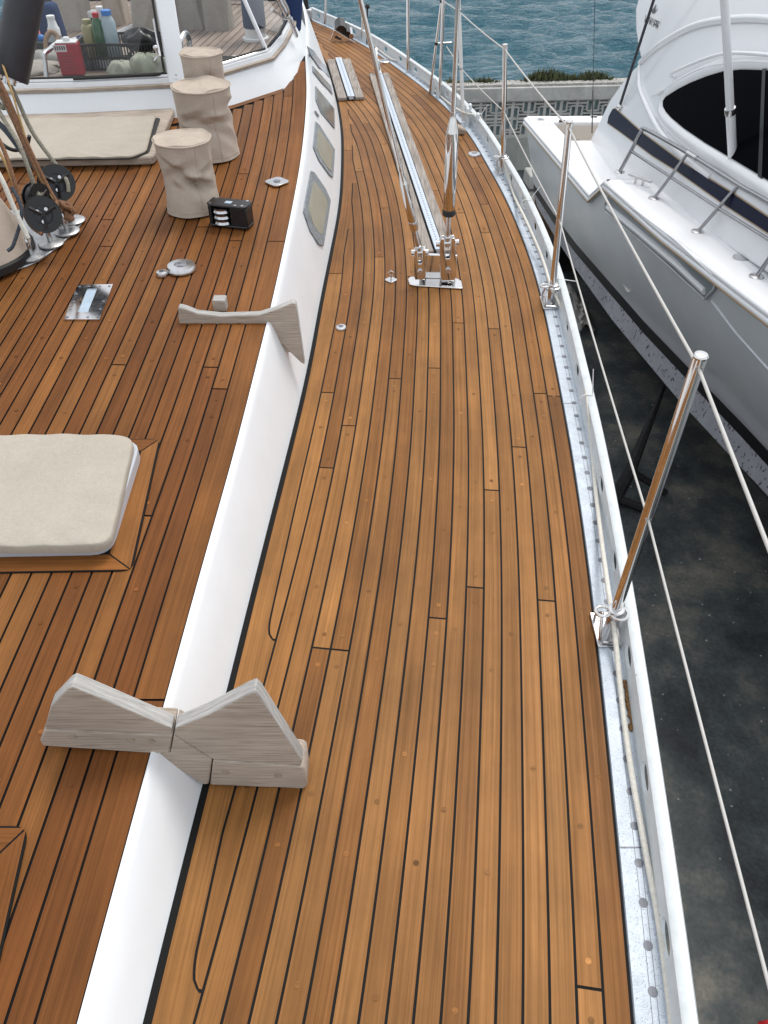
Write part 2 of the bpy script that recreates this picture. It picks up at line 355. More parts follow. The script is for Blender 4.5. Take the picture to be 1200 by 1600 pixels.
R_px = [(993, 1600), (978, 1448), (966, 1331), (955, 1215), (949, 1156), (937, 1040), (926, 937), (915, 850), (890, 683), (863, 550), (858, 518), (841, 441), (815, 367), (794, 318), (777, 284), (760, 258), (740, 218), (727, 202), (702, 173), (680, 152), (657, 134), (613, 101), (578, 76), (545, 58), (510, 42), (487, 33), (469, 23)]
L_px = [(222, 1600), (283, 1350), (315, 1227), (353, 1083), (370, 1010), (393, 920), (470, 620), (485, 550), (500, 465), (510, 420), (514, 397), (525, 347), (531, 304), (533, 251), (533, 209), (529, 177), (522, 141), (512, 107), (501, 85), (491, 71), (483, 60), (470, 40)]
E_px = [(123, 1595), (230, 1200), (312, 900), (369, 700), (415, 515), (424, 480), (442, 397), (457, 325), (470, 255), (477, 192), (480, 140), (477, 97)]
Rf = curve([P(*p) for p in R_px], 1); Lf = curve([P(*p) for p in L_px], 0, .15)
_e = [PR(*p) for p in E_px]; _e += [Vector((Lf(y)-.17, y, 0)) for y in (5.4, 6.0, 6.6, 7.2)]
Ef = curve(_e, 0, .15)
AX = lambda y: -1.5+.09*y                    # the yacht's centreline
TW, TR = 0.0455, 0.0465                       # plank pitch on the side deck and on the coachroof
GAP = .0052
NIB = .5
def polyline(f, y0, y1, zf, step=.04):
    ys = np.arange(y0, y1+1e-6, step); p = np.array([[f(y), y, zf(y)] for y in ys])
    d = np.gradient(p[:, :2], axis=0); d /= np.linalg.norm(d, axis=1)[:, None]
    nl = np.stack([-d[:, 1], d[:, 0]], 1)          # to the left of travel
    s = np.concatenate([[0], np.cumsum(np.linalg.norm(np.diff(p[:, :2], axis=0), axis=1))])
    return p, nl, s
LIGHT, MID, DARK, REDD = np.array((.300, .140, .044)), np.array((.240, .103, .029)), np.array((.165, .063, .017)), np.array((.142, .047, .012))
def tone_side():
    r = random.random()
    c = lerp(MID, LIGHT, .25+.75*random.random()) if r < .62 else lerp(DARK, MID, .35+.65*random.random())
    return tuple(c*random.uniform(.9, 1.08))
def tone_roof():
    r = random.random()
    c = lerp(MID, LIGHT*.9, random.random()*.45) if r < .25 else lerp(REDD, MID, .25+.65*random.random())
    return tuple(c*random.uniform(.85, 1.05)*np.array((.94, .88, .86)))
def bung(mb, x, y, z, tone, r=.0058):
    k = random.choice((.62, .75, .85, .92, 1.2, 1.4)); n = 10; u, v = random.random()*30, random.random()*30
    mb.poly([(x+r*math.cos(2*math.pi*i/n), y+r*math.sin(2*math.pi*i/n), z+.0007) for i in range(n)],
            uv=[(u+r*math.cos(2*math.pi*i/n), v+r*math.sin(2*math.pi*i/n)) for i in range(n)], tone=tuple(c*k for c in tone))
def lay_planks(mb, p, nl, s, pitch, count, d0, tonef, clip=None, zf=None, gap=GAP, bungs=True, blen=(1.3, 3.2), under=None):
    n = len(p)
    for k in range(count):
        a0, a1 = d0+k*pitch+gap/2, d0+(k+1)*pitch-gap/2
        nxt = random.uniform(.1, 1.6); tone = tonef(); off = (random.random()*60, random.random()*1.5); runs = []; cur = []
        prev = None; pu = None; run = 0
        for i in range(n):
            A = p[i, :2]+nl[i]*a1; B = p[i, :2]+nl[i]*a0
            ok = True
            if clip is not None:
                f = clip(B, A)
                if f < NIB: ok = False
                else:
                    if run < 5 and f < .97 and i > 4: f *= (.25+.75*math.sqrt(1-(1-run/5)**2))
                    A = B+(A-B)*f
            if ok:
                if run == 0 and i > 0: nxt = s[i]+random.uniform(.7, 2.2)
                run += 1
            else: run = 0
            if under is not None:
                w_ = (A-B); w_ = w_/max(np.linalg.norm(w_), 1e-6)*gap
                if ok:
                    t_ = np.array([nl[i][1], -nl[i][0]])*gap
                    cur_u = (A+w_, B-w_)
                    if pu is None: pu = (cur_u[0]-t_-w_*1.2, cur_u[1]-t_)
                    zu = -.0009-.0007*(k % 2); under.poly([(*pu[0], zu), (*pu[1], zu), (*cur_u[1], zu), (*cur_u[0], zu)])
                    pu = cur_u
                else: pu = None
            za = zf(A[1]) if zf else p[i, 2]; zb = zf(B[1]) if zf else p[i, 2]
            q = (Vector((A[0], A[1], za)), Vector((B[0], B[1], zb)), s[i])
            if ok and prev is not None:
                if s[i] > nxt and s[i]-prev[2] > 0:      # a butt joint: stop 3 mm short, begin a new board
                    t = 1-.0052/max(s[i]-prev[2], .006)
                    mid = (lerp(prev[0], q[0], t), lerp(prev[1], q[1], t), lerp(prev[2], s[i], t))
                    quad(mb, prev, mid, off, a0, a1, tone)
                    if bungs:
                        for dd, tt in ((-.045, tone),):
                            c = (mid[0]+mid[1])/2; tdir = (q[0]-prev[0]).normalized()
                            bung(mb, c.x+tdir.x*dd, c.y+tdir.y*dd, c.z+tdir.z*dd, tone); bung(mb, c.x-tdir.x*dd, c.y-tdir.y*dd, c.z-tdir.z*dd, tone)
                    nxt = s[i]+random.uniform(*blen); tone = tonef(); off = (random.random()*60, random.random()*1.5)
                else: quad(mb, prev, q, off, a0, a1, tone)
                if bungs and (A-B).dot(A-B) > .0009 and int((s[i]+.11*(k % 3))/.46) != int((prev[2]+.11*(k % 3))/.46) and random.random() < .75:
                    c = (q[0]+q[1]+prev[0]+prev[1])/4; bung(mb, c.x, c.y, c.z, tone)
            prev = q if ok else None
def quad(mb, a, b, off, v0, v1, tone):
    mb.poly([a[0], a[1], b[1], b[0]], uv=[(a[2]+off[0], v1+off[1]), (a[2]+off[0], v0+off[1]), (b[2]+off[0], v0+off[1]), (b[2]+off[0], v1+off[1])], tone=tone)
def strip(mb, fa, fb, ys, zf, tonef, blen=1.7):
    """one long margin board between two curves"""
    nxt = ys[0]+random.uniform(.3, blen); tone = tonef(); off = (random.random()*60, random.random()*1.5)
    for y0, y1 in zip(ys[:-1], ys[1:]):
        e = y1
        if y1 > nxt: e = y1-.005
        mb.poly([(fa(y0), y0, zf(y0)), (fb(y0), y0, zf(y0)), (fb(e), e, zf(e)), (fa(e), e, zf(e))],
                uv=[(y0+off[0], off[1]+fb(y0)-fa(y0)), (y0+off[0], off[1]), (e+off[0], off[1]), (e+off[0], off[1]+fb(e)-fa(e))], tone=tone)
        if y1 > nxt: nxt = y1+random.uniform(.8, blen*1.4); tone = tonef(); off = (random.random()*60, random.random()*1.5)

# ================================================================== THE SETTING
GZ = -2.9; WZ = -3.7
mb = MB(); mb.grid([[(x, y, GZ) for x in np.linspace(-40, 40, 9)] for y in np.linspace(-40, 12.55, 9)])
m, nt, b = newmat('damp_concrete_painted_shade'); N, Lk = nt.nodes, nt.links  # damp concrete, with the shade between the hulls put into its dark tones
tc = N.new('ShaderNodeTexCoord'); n1 = N.new('ShaderNodeTexNoise'); n1.inputs['Scale'].default_value = 1.7; n1.inputs['Detail'].default_value = 13; n1.inputs['Roughness'].default_value = .72
n2 = N.new('ShaderNodeTexNoise'); n2.inputs['Scale'].default_value = 38; n2.inputs['Detail'].default_value = 6
Lk.new(tc.outputs['Object'], n1.inputs['Vector']); Lk.new(tc.outputs['Object'], n2.inputs['Vector'])
cr = N.new('ShaderNodeValToRGB'); e = cr.color_ramp.elements; e[0].position = .35; e[0].color = (.030, .034, .036, 1); e[1].position = .66; e[1].color = (.22, .205, .17, 1); x = e.new(.50); x.color = (.075, .088, .088, 1)
Lk.new(n1.outputs['Fac'], cr.inputs[0]); r2 = N.new('ShaderNodeMapRange'); r2.inputs[3].default_value = .6; r2.inputs[4].default_value = 1.4; Lk.new(n2.outputs['Fac'], r2.inputs[0])
mx = N.new('ShaderNodeMix'); mx.data_type = 'RGBA'; mx.blend_type = 'MULTIPLY'; mx.inputs[0].default_value = 1; Lk.new(cr.outputs[0], mx.inputs[6]); Lk.new(r2.outputs[0], mx.inputs[7]); Lk.new(mx.outputs[2], b.inputs['Base Color'])
b.inputs['Roughness'].default_value = .62; bp = N.new('ShaderNodeBump'); bp.inputs['Strength'].default_value = .4; bp.inputs['Distance'].default_value = .02; Lk.new(n2.outputs['Fac'], bp.inputs['Height']); Lk.new(bp.outputs[0], b.inputs['Normal'])
tag(mb.build('ground', m), kind='structure')
# sea
xs = np.concatenate([[-1500, -400, -120, -50, -25], np.arange(-16, 16.01, .11), [25, 50, 120, 400, 1500]])
ys = np.concatenate([np.arange(12.4, 38, .1), [40, 44, 50, 60, 80, 130, 300, 900, 2500]])
X, Y = np.meshgrid(xs, ys); Z = np.zeros_like(X)
for i in range(26):
    lam = RNG.uniform(.35, 2.2); th = RNG.normal(1.35, .42); kx, ky = 2*math.pi/lam*math.cos(th), 2*math.pi/lam*math.sin(th)
    ph = RNG.uniform(0, 6.28); Z += .0120*lam**.9*np.sin(kx*X+ky*Y+ph+.5*np.sin(.7*X+.3*Y+i))
fade = np.clip((38-Y)/3, 0, 1)*np.clip((16-np.abs(X))/3, 0, 1); Z = Z*fade+WZ
me = bpy.data.meshes.new('sea'); nx, ny = len(xs), len(ys)
idx = np.arange(nx*ny).reshape(ny, nx); fc = np.stack([idx[:-1, :-1], idx[:-1, 1:], idx[1:, 1:], idx[1:, :-1]], -1).reshape(-1, 4)
me.from_pydata(np.stack([X, Y, Z], -1).reshape(-1, 3).tolist(), [], fc.tolist()); me.polygons.foreach_set('use_smooth', [True]*len(me.polygons))
m, nt, b = newmat('sea_water'); N, Lk = nt.nodes, nt.links
b.inputs['Base Color'].default_value = (.035, .135, .185, 1); b.inputs['Roughness'].default_value = .07; b.inputs['IOR'].default_value = 1.33
tc = N.new('ShaderNodeTexCoord'); mp = N.new('ShaderNodeMapping'); mp.inputs['Scale'].default_value = (1.0, 2.0, 1); Lk.new(tc.outputs['Object'], mp.inputs[0])
n1 = N.new('ShaderNodeTexNoise'); n1.inputs['Scale'].default_value = 4.6; n1.inputs['Detail'].default_value = 8; n1.inputs['Roughness'].default_value = .6; n1.inputs['Distortion'].default_value = .8; Lk.new(mp.outputs[0], n1.inputs['Vector'])
bp = N.new('ShaderNodeBump'); bp.inputs['Strength'].default_value = 1.0; bp.inputs['Distance'].default_value = .22; Lk.new(n1.outputs['Fac'], bp.inputs['Height']); Lk.new(bp.outputs[0], b.inputs['Normal'])
me.materials.append(m); o = bpy.data.objects.new('sea', me); COL.objects.link(o); tag(o, kind='structure')

# ================================================================== THE SAILING YACHT
yacht = thing('sailing_yacht', (AX(3), 3, GZ), 'sailing yacht with freshly oiled teak decks and a white cabin side, under the camera', 'yacht')
ORIG[yacht.name] = Vector((AX(3), 3, GZ))
y0, y1 = -1.5, 8.1
# hull: from the rail out and down to the keel, both sides
RO = .066
rows = []
hy = list(np.arange(-1.5, 8.21, .25))
for y in hy:
    xr = Rf(y)+RO; c = AX(y); h = max(xr-c, .02)
    sec = [(1.0, -.012), (1.015, -.5), (.97, -1.1), (.78, -1.6), (.35, -2.0), (.05, -2.3), (.04, -2.85)]
    rows.append([(c+h*a, y, z) for a, z in sec]+[(c-h*a, y, z) for a, z in sec[::-1]])
mb = MB(); mb.grid(rows); mb.build('hull', M['gel'], yacht)
# deck base: black caulking bed, the sheet under the boards
mb = MB(); ys = np.arange(y0, y1+.01, .1)
mb.grid([[(Lf(y)-.03, y, -.004), (Rf(y)+.0, y, -.004)] for y in ys])
bed = mb.build('caulking_bed', M['caulk'], yacht, flat=True)
# side deck boards
LM = lambda y: Lf(y)+.016+.052
p, nl, s = polyline(Rf, y0, y1, lambda y: 0.0, .0125)
def clip_side(B, A):
    fb, fa = B[0]-LM(B[1]), A[0]-LM(A[1])
    if fb <= 0: return 0
    if fa >= 0: return 1
    return fb/(fb-fa)
mb = MB(); ub = MB(); lay_planks(mb, p, nl, s, TW, 24, .002, tone_side, clip_side, under=ub)
strip(mb, lambda y: Lf(y)+.016, lambda y: LM(y)+.030, list(np.arange(y0, 7.3, .03)), lambda y: -.002, lambda: tuple(np.array(tone_side())*.97), 2.6)
ub.build('nib_caulking', M['caulk'], yacht, flat=True)
side_deck = mb.build('side_deck', M['teak'], yacht, flat=True)
# coachroof side
def prof(y):
    e, l, zt = Ef(y), Lf(y), zroof(y)
    return [(e-.002, y, zt-.012), (e, y, zt+.004), (e+.006, y, zt+.004), (e+.013, y, zt-.004), (lerp(e, l, .08)+.0125, y, zt*.92), (lerp(e, l, .5)+.008, y, zt*.5), (l, y, -.004)]
ys = list(np.arange(y0, 7.25, .06))
mb = MB(); mb.grid([prof(y) for y in ys])
mb.poly(prof(ys[-1]) + [(Ef(7.22)-1.6, 7.2, -.004), (Ef(7.22)-1.6, 7.2, zroof(7.2)-.012)])
cside = mb.build('cabin_side', M['white'], yacht, sharp=50)
def wall_x(y, z):
    y = min(max(y, -1), 7.2); zt = zroof(y); t = 1-min(max(z/zt, 0), 1)
    return lerp(Ef(y)+.011, Lf(y), t) + .003
WIN = [([(210, 975), (235, 985), (320, 1110), (357, 1195), (330, 1370), (303, 1530), (270, 1520), (205, 1420), (155, 1275), (180, 1130)], 'pane', .70),
       ([(245, 610), (275, 640), (388, 820), (375, 1025), (350, 1010), (270, 900), (228, 800)], 'pane', .74),
       ([(245, 350), (385, 520), (388, 665), (285, 545), (247, 450)], 'pane_d', .86),
       ([(222, 200), (360, 350), (372, 415), (300, 340), (225, 245)], 'pane_d', .82),
       ([(178, 50), (230, 85), (330, 215), (352, 290), (270, 215), (200, 115)], 'pane_b', .8)]
for pts, mm, k in WIN:
    q = [on_surface(440+a/4.71, 60+b_/4.71, wall_x) for a, b_ in pts]; q = [v for v in q if v is not None]
    c = sum(q, Vector())/len(q); nrm = (q[1]-q[0]).cross(q[-1]-q[0]).normalized()
    if nrm.x < 0: nrm = -nrm
    q = [v+nrm*.001 for v in q]
    mb = MB(); mb.prism(q, nrm*.004); fr = mb.build('window', M['seal'], yacht, bevel=.002)
    mb = MB(); mb.prism([c+nrm*.0042+(v-c)*k for v in q], nrm*.0015); mb.build('pane', M[mm], fr)
# a dark slot (vent) between the second and third windows
q = [on_surface(440+a/4.71, 60+b_/4.71, wall_x) for a, b_ in ((237, 540), (245, 540), (273, 578), (265, 580))]
mb = MB(); mb.prism([v+Vector((.002, 0, .002)) for v in q], (.004, 0, .003)); mb.build('vent_slot', M['seal'], yacht)
# coachroof deck
mb = MB(); ysr = np.arange(y0, 4.75, .1)
mb.grid([[(AX(y)-(Ef(y)-AX(y)), y, zroof(y)-.004), (Ef(y)+.001, y, zroof(y)-.004)] for y in ysr]); mb.build('roof_caulking_bed', M['caulk'], yacht, flat=True)
p, nl, s = polyline(Ef, y0, 4.6, zroof, .05)
mb = MB()
def clip_roof(B, A):
    if A[0] < AX(A[1])-(Ef(A[1])-AX(A[1]))+.05: return 0
    # the boards stop at the covering board in front of the windscreen
    if B[1] > WSF(B[0])-.06: return 0
    return 1
_wsx = [-3.4, -1.9, -.98, -.72, -.50, -.42]; _wsy = [3.74, 3.74, 3.80, 3.99, 4.20, 4.62]
def WSF(x): return float(np.interp(x, _wsx, _wsy))
lay_planks(mb, p, nl, s, TR, 58, .067, tone_roof, clip_roof, zf=zroof, bungs=True)
strip(mb, lambda y: Ef(y)-.065, lambda y: Ef(y)-.0035, list(np.arange(y0, 4.62, .04)), zroof, tone_roof, 1.6)
# covering board in front of the windscreen
for i in range(len(_wsx)-2):
    xa, xb = max(_wsx[i], -2.6), _wsx[i+1]; t = tone_roof()
    q = [Vector((xa, WSF(xa)-.055, 0)), Vector((xb, WSF(xb)-.055, 0)), Vector((xb, WSF(xb)+.03, 0)), Vector((xa, WSF(xa)+.03, 0))]
    for v in q: v.z = zroof(v.y)+.0012
    mb.poly(q, uv=[(v.x, v.y) for v in q], tone=t)
mb.build('coachroof_deck', M['teak'], yacht, flat=True)
# far side of the coachroof and its port-hand mirror, so the house is closed
mb = MB(); mb.grid([[(2*AX(y)-e[0], y, e[2]) for e in prof(y)] for y in ys]); mb.build('far_cabin_side', M['white'], yacht)
mb = MB(); ysf = np.arange(y0, 8.0, .2); mb.grid([[(2*AX(y)-Rf(y)-RO, y, -.005), (2*AX(y)-Lf(y)+.02, y, -.005)] for y in ysf]); mb.build('far_side_deck', M['canvasgrey'], yacht)
# covering board of aluminium, with its screws, and the perforated toe rail
mb = MB(); ysr = list(np.arange(y0, 8.15, .05))
mb.grid([[(Rf(y)+.0015, y, -.004), (Rf(y)+.003, y, .0035), (Rf(y)+RO, y, .0035), (Rf(y)+RO+.002, y, -.03)] for y in ysr])
cov = mb.build('covering_plate', M['alu'], yacht)
mb = MB(); y = -.2; k = 0
while y < 6.2:
    x = Rf(y)+.037; mb.lathe((x, y, .0036), [(.0088, 0), (.0086, .0006)], 14); mb.box((x, y, .0045), (.0012, .015, .0003)); y += .072
scr = mb.build('screw_row', M['screw'], cov, sharp=20); scr['kind'] = 'stuff'
# two scribed joints running along the plate
mb = MB()
for dx in (.031, .042): mb.grid([[(Rf(y)+dx, y, .0039), (Rf(y)+dx+.0011, y, .0039)] for y in ysr])
for y in (.62, 2.1, 3.4): mb.grid([[(Rf(y)+.004, y, .0041), (Rf(y)+.05, y, .0041)], [(Rf(y)+.004, y+.003, .0041), (Rf(y)+.05, y+.003, .0041)]])
mb.build('plate_joint', M['screw'], cov)
RI, RT, RH = .056, .020, .068      # rail: inner face offset, thickness, height
mb = MB(); bay = .30; y = y0
def rp(y, z, dx): return (Rf(y)+RI+dx+z*.10, y, z)
while y < 8.05:
    ya, yb = y, min(y+bay, 8.1); ym = (ya+yb)/2; nh = 20; hw, hh, zc = .034, .0165, .037
    hole = [(ym+hw*math.copysign(abs(math.cos(a))**.7, math.cos(a)), zc+hh*math.sin(a)) for a in [2*math.pi*i/nh+math.pi/nh for i in range(nh)]]
    def outer(i):
        a = 2*math.pi*i/nh+math.pi/nh; c_, s_ = math.cos(a), math.sin(a); t = 1/max(abs(c_), abs(s_))
        return (ym+c_*t*(yb-ya)/2, .0036+(RH-.0036)*(.5+.5*s_*t))
    outs = [outer(i) for i in range(nh)]
    ids = {}
    for dx in (0, RT*.35):
        ids[dx] = ([mb.addv(rp(*h, dx)) for h in hole], [mb.addv(rp(*o_, dx)) for o_ in outs])
        for i in range(nh):
            j = (i+1) % nh; h, o_ = ids[dx]; mb.face((h[i], h[j], o_[j], o_[i]))
    h0, h1 = ids[0][0], ids[RT*.35][0]
    for i in range(nh): mb.face((h0[i], h0[(i+1) % nh], h1[(i+1) % nh], h1[i]))
    y += bay
rail = mb.build('toe_rail', M['alurail'], yacht, sharp=35)
mb = MB(); capp = [(-.003, RH-.004), (-.004, RH+.004), (0, RH+.008), (RT, RH+.008), (RT+.004, RH+.003), (RT+.004, RH-.008), (RT*.4, RH-.008)]
mb.grid([[rp(y, z, dx) for dx, z in capp] for y in ysr]); mb.build('rail_cap', M['alurail'], rail, sharp=45)
# brown sealant remnant beside the rope
mb = MB()
for i in range(26):
    t = i/25; c = P(lerp(978, 990, t), lerp(1070, 1140, t), .006); mb.ball(c+Vector((RNG.normal(0, .0025), RNG.normal(0, .004), 0)), (.006, .008, .005), 8)
mb.build('sealant_remnant', M['brownstain'], cov)

# ------------------------------------------------------------------ windscreen (part of the yacht)
zb0 = lambda x: zroof(WSF(x))
xsw = [-2.7, -1.9, -1.4, -.935, -.85, -.72, -.60, -.50]
line = [Vector((x, WSF(x), 0)) for x in xsw]+[Vector((-.455, 4.42, 0)), Vector((-.435, 4.8, 0)), Vector((-.47, 5.3, 0)), Vector((-.55, 5.7, 0))]
def wsrow(dz, back):
    out = []
    for i, v in enumerate(line):
        t = (line[min(i+1, len(line)-1)]-line[max(i-1, 0)]).normalized(); nrm = Vector((-t.y, t.x, 0))
        q = v+nrm*back; q.z = zroof(v.y)+dz; out.append(q)
    return out
mb = MB(); mb.grid([wsrow(-.01, -.012), wsrow(.008, -.002), wsrow(.108, .045), wsrow(.115, .05), wsrow(.12, .12)]); wscr = mb.build('windscreen', M['white'], yacht, sharp=60)
mb = MB(); mb.grid([wsrow(.1155, .042), wsrow(.128, .040), wsrow(.132, .052), wsrow(.125, .075)]); mb.build('wood_trim', M['greyteak'], wscr)
mb = MB(); mb.grid([wsrow(.128, .056), wsrow(.150, .060), wsrow(.153, .075), wsrow(.13, .08)]); mb.build('lower_frame', M['white'], wscr)
mb = MB(); mb.tube(wsrow(.158, .072), .006, 8); mb.build('chrome_trim', M['steel'], wscr)
mb = MB(); mb.tube(wsrow(.166, .080), .005, 8); mb.build('rubber_seal', M['rubber'], wscr)
# glass panes, raked aft
def wsgl(i0, i1):
    lo, hi = wsrow(.165, .081), wsrow(.62, .31); return lo[i0:i1+1], hi[i0:i1+1]
for a, b_ in ((1, 3), (3, 7), (7, 9)):
    lo, hi = wsgl(a, b_); mb = MB(); mb.grid([lo, hi]); mb.build('pane', M['glass'], wscr, sharp=80)
lo, hi = wsrow(.13, .068), wsrow(.62, .305)
def post(i, w, m_, nm='mullion', d=.03):
    t = (line[min(i+1, len(line)-1)]-line[i-1]).normalized(); a, b2 = lo[i], hi[i]; n_ = Vector((-t.y, t.x, 0))
    mb = MB(); mb.prism([a-t*w/2-n_*d/2, a+t*w/2-n_*d/2, a+t*w/2+n_*d/2, a-t*w/2+n_*d/2], b2-a); return mb.build(nm, m_, wscr, bevel=.006)
post(3, .085, M['white']); post(7, .018, M['white'], d=.02); post(1, .06, M['white']); post(9, .03, M['white'])
mb = MB(); t = (line[3]-line[2]).normalized()
a, b2 = lo[3]-t*.052+Vector((0, -.005, .06)), hi[3]-t*.052+Vector((0, -.005, 0)); cx_ = lo[3]-t*.09+Vector((0, -.004, .035))
mb.tube([lo[2]+Vector((0, -.002, .034)), lerp(lo[2], cx_, .8)+Vector((0, -.002, .008)), cx_, lerp(cx_, a, .7)+Vector((.012, 0, -.01)), a, b2], .0055, 8); mb.build('opening_seal', M['rubber'], wscr)
mb = MB(); mb.tube(wsrow(.62, .31), .014, 8); mb.build('top_frame', M['white'], wscr)
# latch stay on the opening pane
a = PY(250, 88, 3.90); c = PY(240, 30, 4.0)
mb = MB(); mb.tube([a, c], .005, 8); st = mb.build('latch_stay', M['whitepl'], wscr)
mb = MB(); mb.ball(PY(243, 75, 3.88), (.012, .008, .012), 12); mb.tube([PY(243, 76, 3.89), PY(246, 88, 3.89), PY(241, 95, 3.88)], .005, 8); mb.build('latch_knob', M['satin'], st)
# chrome grab rail across the side pane
mb = MB(); mb.tube(smooth_pts([PY(428, -12, 4.35), PY(446, 22, 4.45), PY(448, 27, 4.46), PY(452, 30, 4.5), PY(463, 56, 4.62)]), .011, 10)
mb.tube(smooth_pts([PY(436, -12, 4.32), PY(450, 15, 4.42), PY(449, 25, 4.45), PY(443, 28, 4.45), PY(425, 15, 4.35)]), .007, 8); mb.build('grab_rail', M['satin'], wscr)

# ------------------------------------------------------------------ cockpit and aft deck behind the windscreen
def zaft(y): return .40
mb = MB()
mb.grid([[(-2.6, 3.86, .515), (-1.4, 3.88, .515), (-.97, 3.92, .515)], [(-2.6, 4.78, .515), (-1.6, 4.78, .515), (-1.12, 4.5, .515)]])
dash = mb.build('cockpit_shelf', mat('brown_shelf', (.24, .19, .15), .6, var=.15, vscale=12), yacht)
mb = MB(); mb.grid([[(-2.6, 4.1, .398), (Ef(4.1)-.02, 4.1, .398)], [(-2.5, 6.55, .398), (Ef(6.55), 6.55, .398)]]); mb.build('aft_caulking_bed', M['caulk'], yacht, flat=True)
mb = MB()
def tone_aft(): c = np.array((.30, .235, .195))*random.uniform(.8, 1.15); return tuple(c)
for k in range(48):
    x0 = -2.6+k*.047; off = (random.random()*40, random.random()*1.5); nx = 4.0+random.random()*1.5; t = tone_aft()
    for j in range(24):
        ya, yb = 4.05+j*.1, 4.15+j*.1; e = yb
        if yb > nx: e = yb-.005
        xa = lambda y: x0+.10*(y-4.1)
        if xa(yb)+.047 > Ef(yb)-.03 or (xa(yb) > -.78 and yb < 4.45) or yb > 6.5: continue
        mb.poly([(xa(ya), ya, .402), (xa(ya)+.0425, ya, .402), (xa(e)+.0425, e, .402), (xa(e), e, .402)], uv=[(ya+off[0], off[1]), (ya+off[0], off[1]+.042), (e+off[0], off[1]+.042), (e+off[0], off[1])], tone=t)
        if yb > nx: nx = yb+random.uniform(.9, 1.8); t = tone_aft()
mb.build('aft_deck', M['teak_old'], yacht, flat=True)
mb = MB(); mb.box((-1.6, 6.6, .46), (2.0, .10, .16)); mb.build('aft_coaming', M['white'], yacht, bevel=.02)

# ================================================================== DECK FITTINGS
# ------------------------------------------------------------------ stanchions: socket with two rings, post, cap
def stanchion(bx, by, tx, ty, label, r=.0125, socket=True, cap=True, mtl='steel'):
    b_ = P(bx, by, .004); top = PY(tx, ty, b_.y+.0)
    axis = (top-b_).normalized()
    t = thing('stanchion', b_, label, 'stanchion', 'stanchions along the yacht rail')
    mb = MB(); mb.tube([b_+axis*.012, top], r, 20); po = mb.build('post', M[mtl], t)
    if cap: mb = MB(); mb.lathe(top, [(r, -.004), (r+.001, 0), (r*.9, .004), (r*.3, .006)], 18, axis); mb.build('cap', M[mtl], po)
    mb = MB(); u = axis.orthogonal().normalized(); w = axis.cross(u)
    h0 = b_+axis*((top-b_).length*.5); h1 = b_+axis*((top-b_).length-.020)
    for hh in (h0, h1): mb.ring(hh+Vector((-.1, -1, .1)).normalized()*(r-.0015), .0052, .0018, (-.1, -1, .1), 14, 6)
    mb.build('wire_bush', M['satin'], po)
    if socket:
        mb = MB(); mb.box(b_+Vector((-.008, 0, .003)), (.062, .105, .006)); mb.build('base_plate', M['satin'], t, bevel=.002)
        mb = MB(); mb.lathe(b_, [(r+.004, .006), (r+.004, .07), (r+.0075, .072), (r+.0075, .084), (r+.003, .086)], 20, axis); mb.build('socket', M['satin'], t)
        mb = MB(); mb.ring(b_+axis*.078+Vector((-.032, -.003, 0)), .017, .0042, (-.1, .15, 1), 22, 8); mb.ring(b_+axis*.074+Vector((.006, -.005, 0)), .0215, .0036, axis, 22, 8); mb.build('rope_ring', M['steel'], t)
        mb = MB()
        for dx, dy in ((-.034, -.036), (-.034, .03)): mb.tube([b_+Vector((-.03, 0, .07)), b_+Vector((dx, dy*.8, .035)), b_+Vector((dx+.002, dy, .006))], .0038, 8)
        mb.tube([b_+Vector((-.028, -.045, .012)), b_+Vector((.018, -.048, .010))], .0045, 8)
        mb.build('brace', M['satin'], t)
    return top, h0, h1
SA = stanchion(952, 985, 1095, 556, 'polished steel stanchion nearest the camera, reflecting the brown deck')
SB = stanchion(861, 474, 890, 190, 'steel stanchion second from the camera, in front of the motor yacht stern')
SC = stanchion(786, 268, 789, 70, 'steel stanchion standing against the patterned block wall and the sea')
SD = stanchion(724, 192, 717, 14, 'slim pale gate stanchion just right of the upright rigging rod', .011, False, mtl='whitepl')
SE = stanchion(687, 152, 693, -4, 'gate stanchion with a leaning brace, left of the upright rigging rod', .011, False)
SF = stanchion(638, 112, 637, -40, 'tall steel stanchion left of the gate, with only sea behind it', .012, False)
SG = stanchion(566, 62, 567, -40, 'far steel stanchion beside the black fairlead roller', .012, False)
SH = stanchion(508, 40, 510, -40, 'farthest steel stanchion, near the pointed stern of the deck', .012, False)
st = [o for o in bpy.data.objects if o.name.startswith('stanchion') and o.type == 'EMPTY']
root = st[4]; b_ = P(672, 145, .004); tp = PY(690, 2, P(687, 152, 0).y)
mb = MB(); mb.tube([b_, tp], .009, 12); br = mb.build('brace', M['steel'], root)
c = lerp(b_, tp, .56)
for k_ in (tp, c): mb = MB(); mb.ball(k_, .013, 10); mb.build('black_clamp', M['black'], br)
mb = MB(); mb.tube([c, c+Vector((.10, .02, 0))], .006, 8); mb.build('cross_bar', M['steel'], root)
for i, rt in ((3, SD), (6, SG)):
    mb = MB(); mb.ball(rt[0]+Vector((0, 0, -.01)), .014, 10); mb.build('black_clamp', M['black'], st[i])
mb = MB(); mb.ball(SD[1], .012, 10); mb.build('black_clamp', M['black'], st[3])
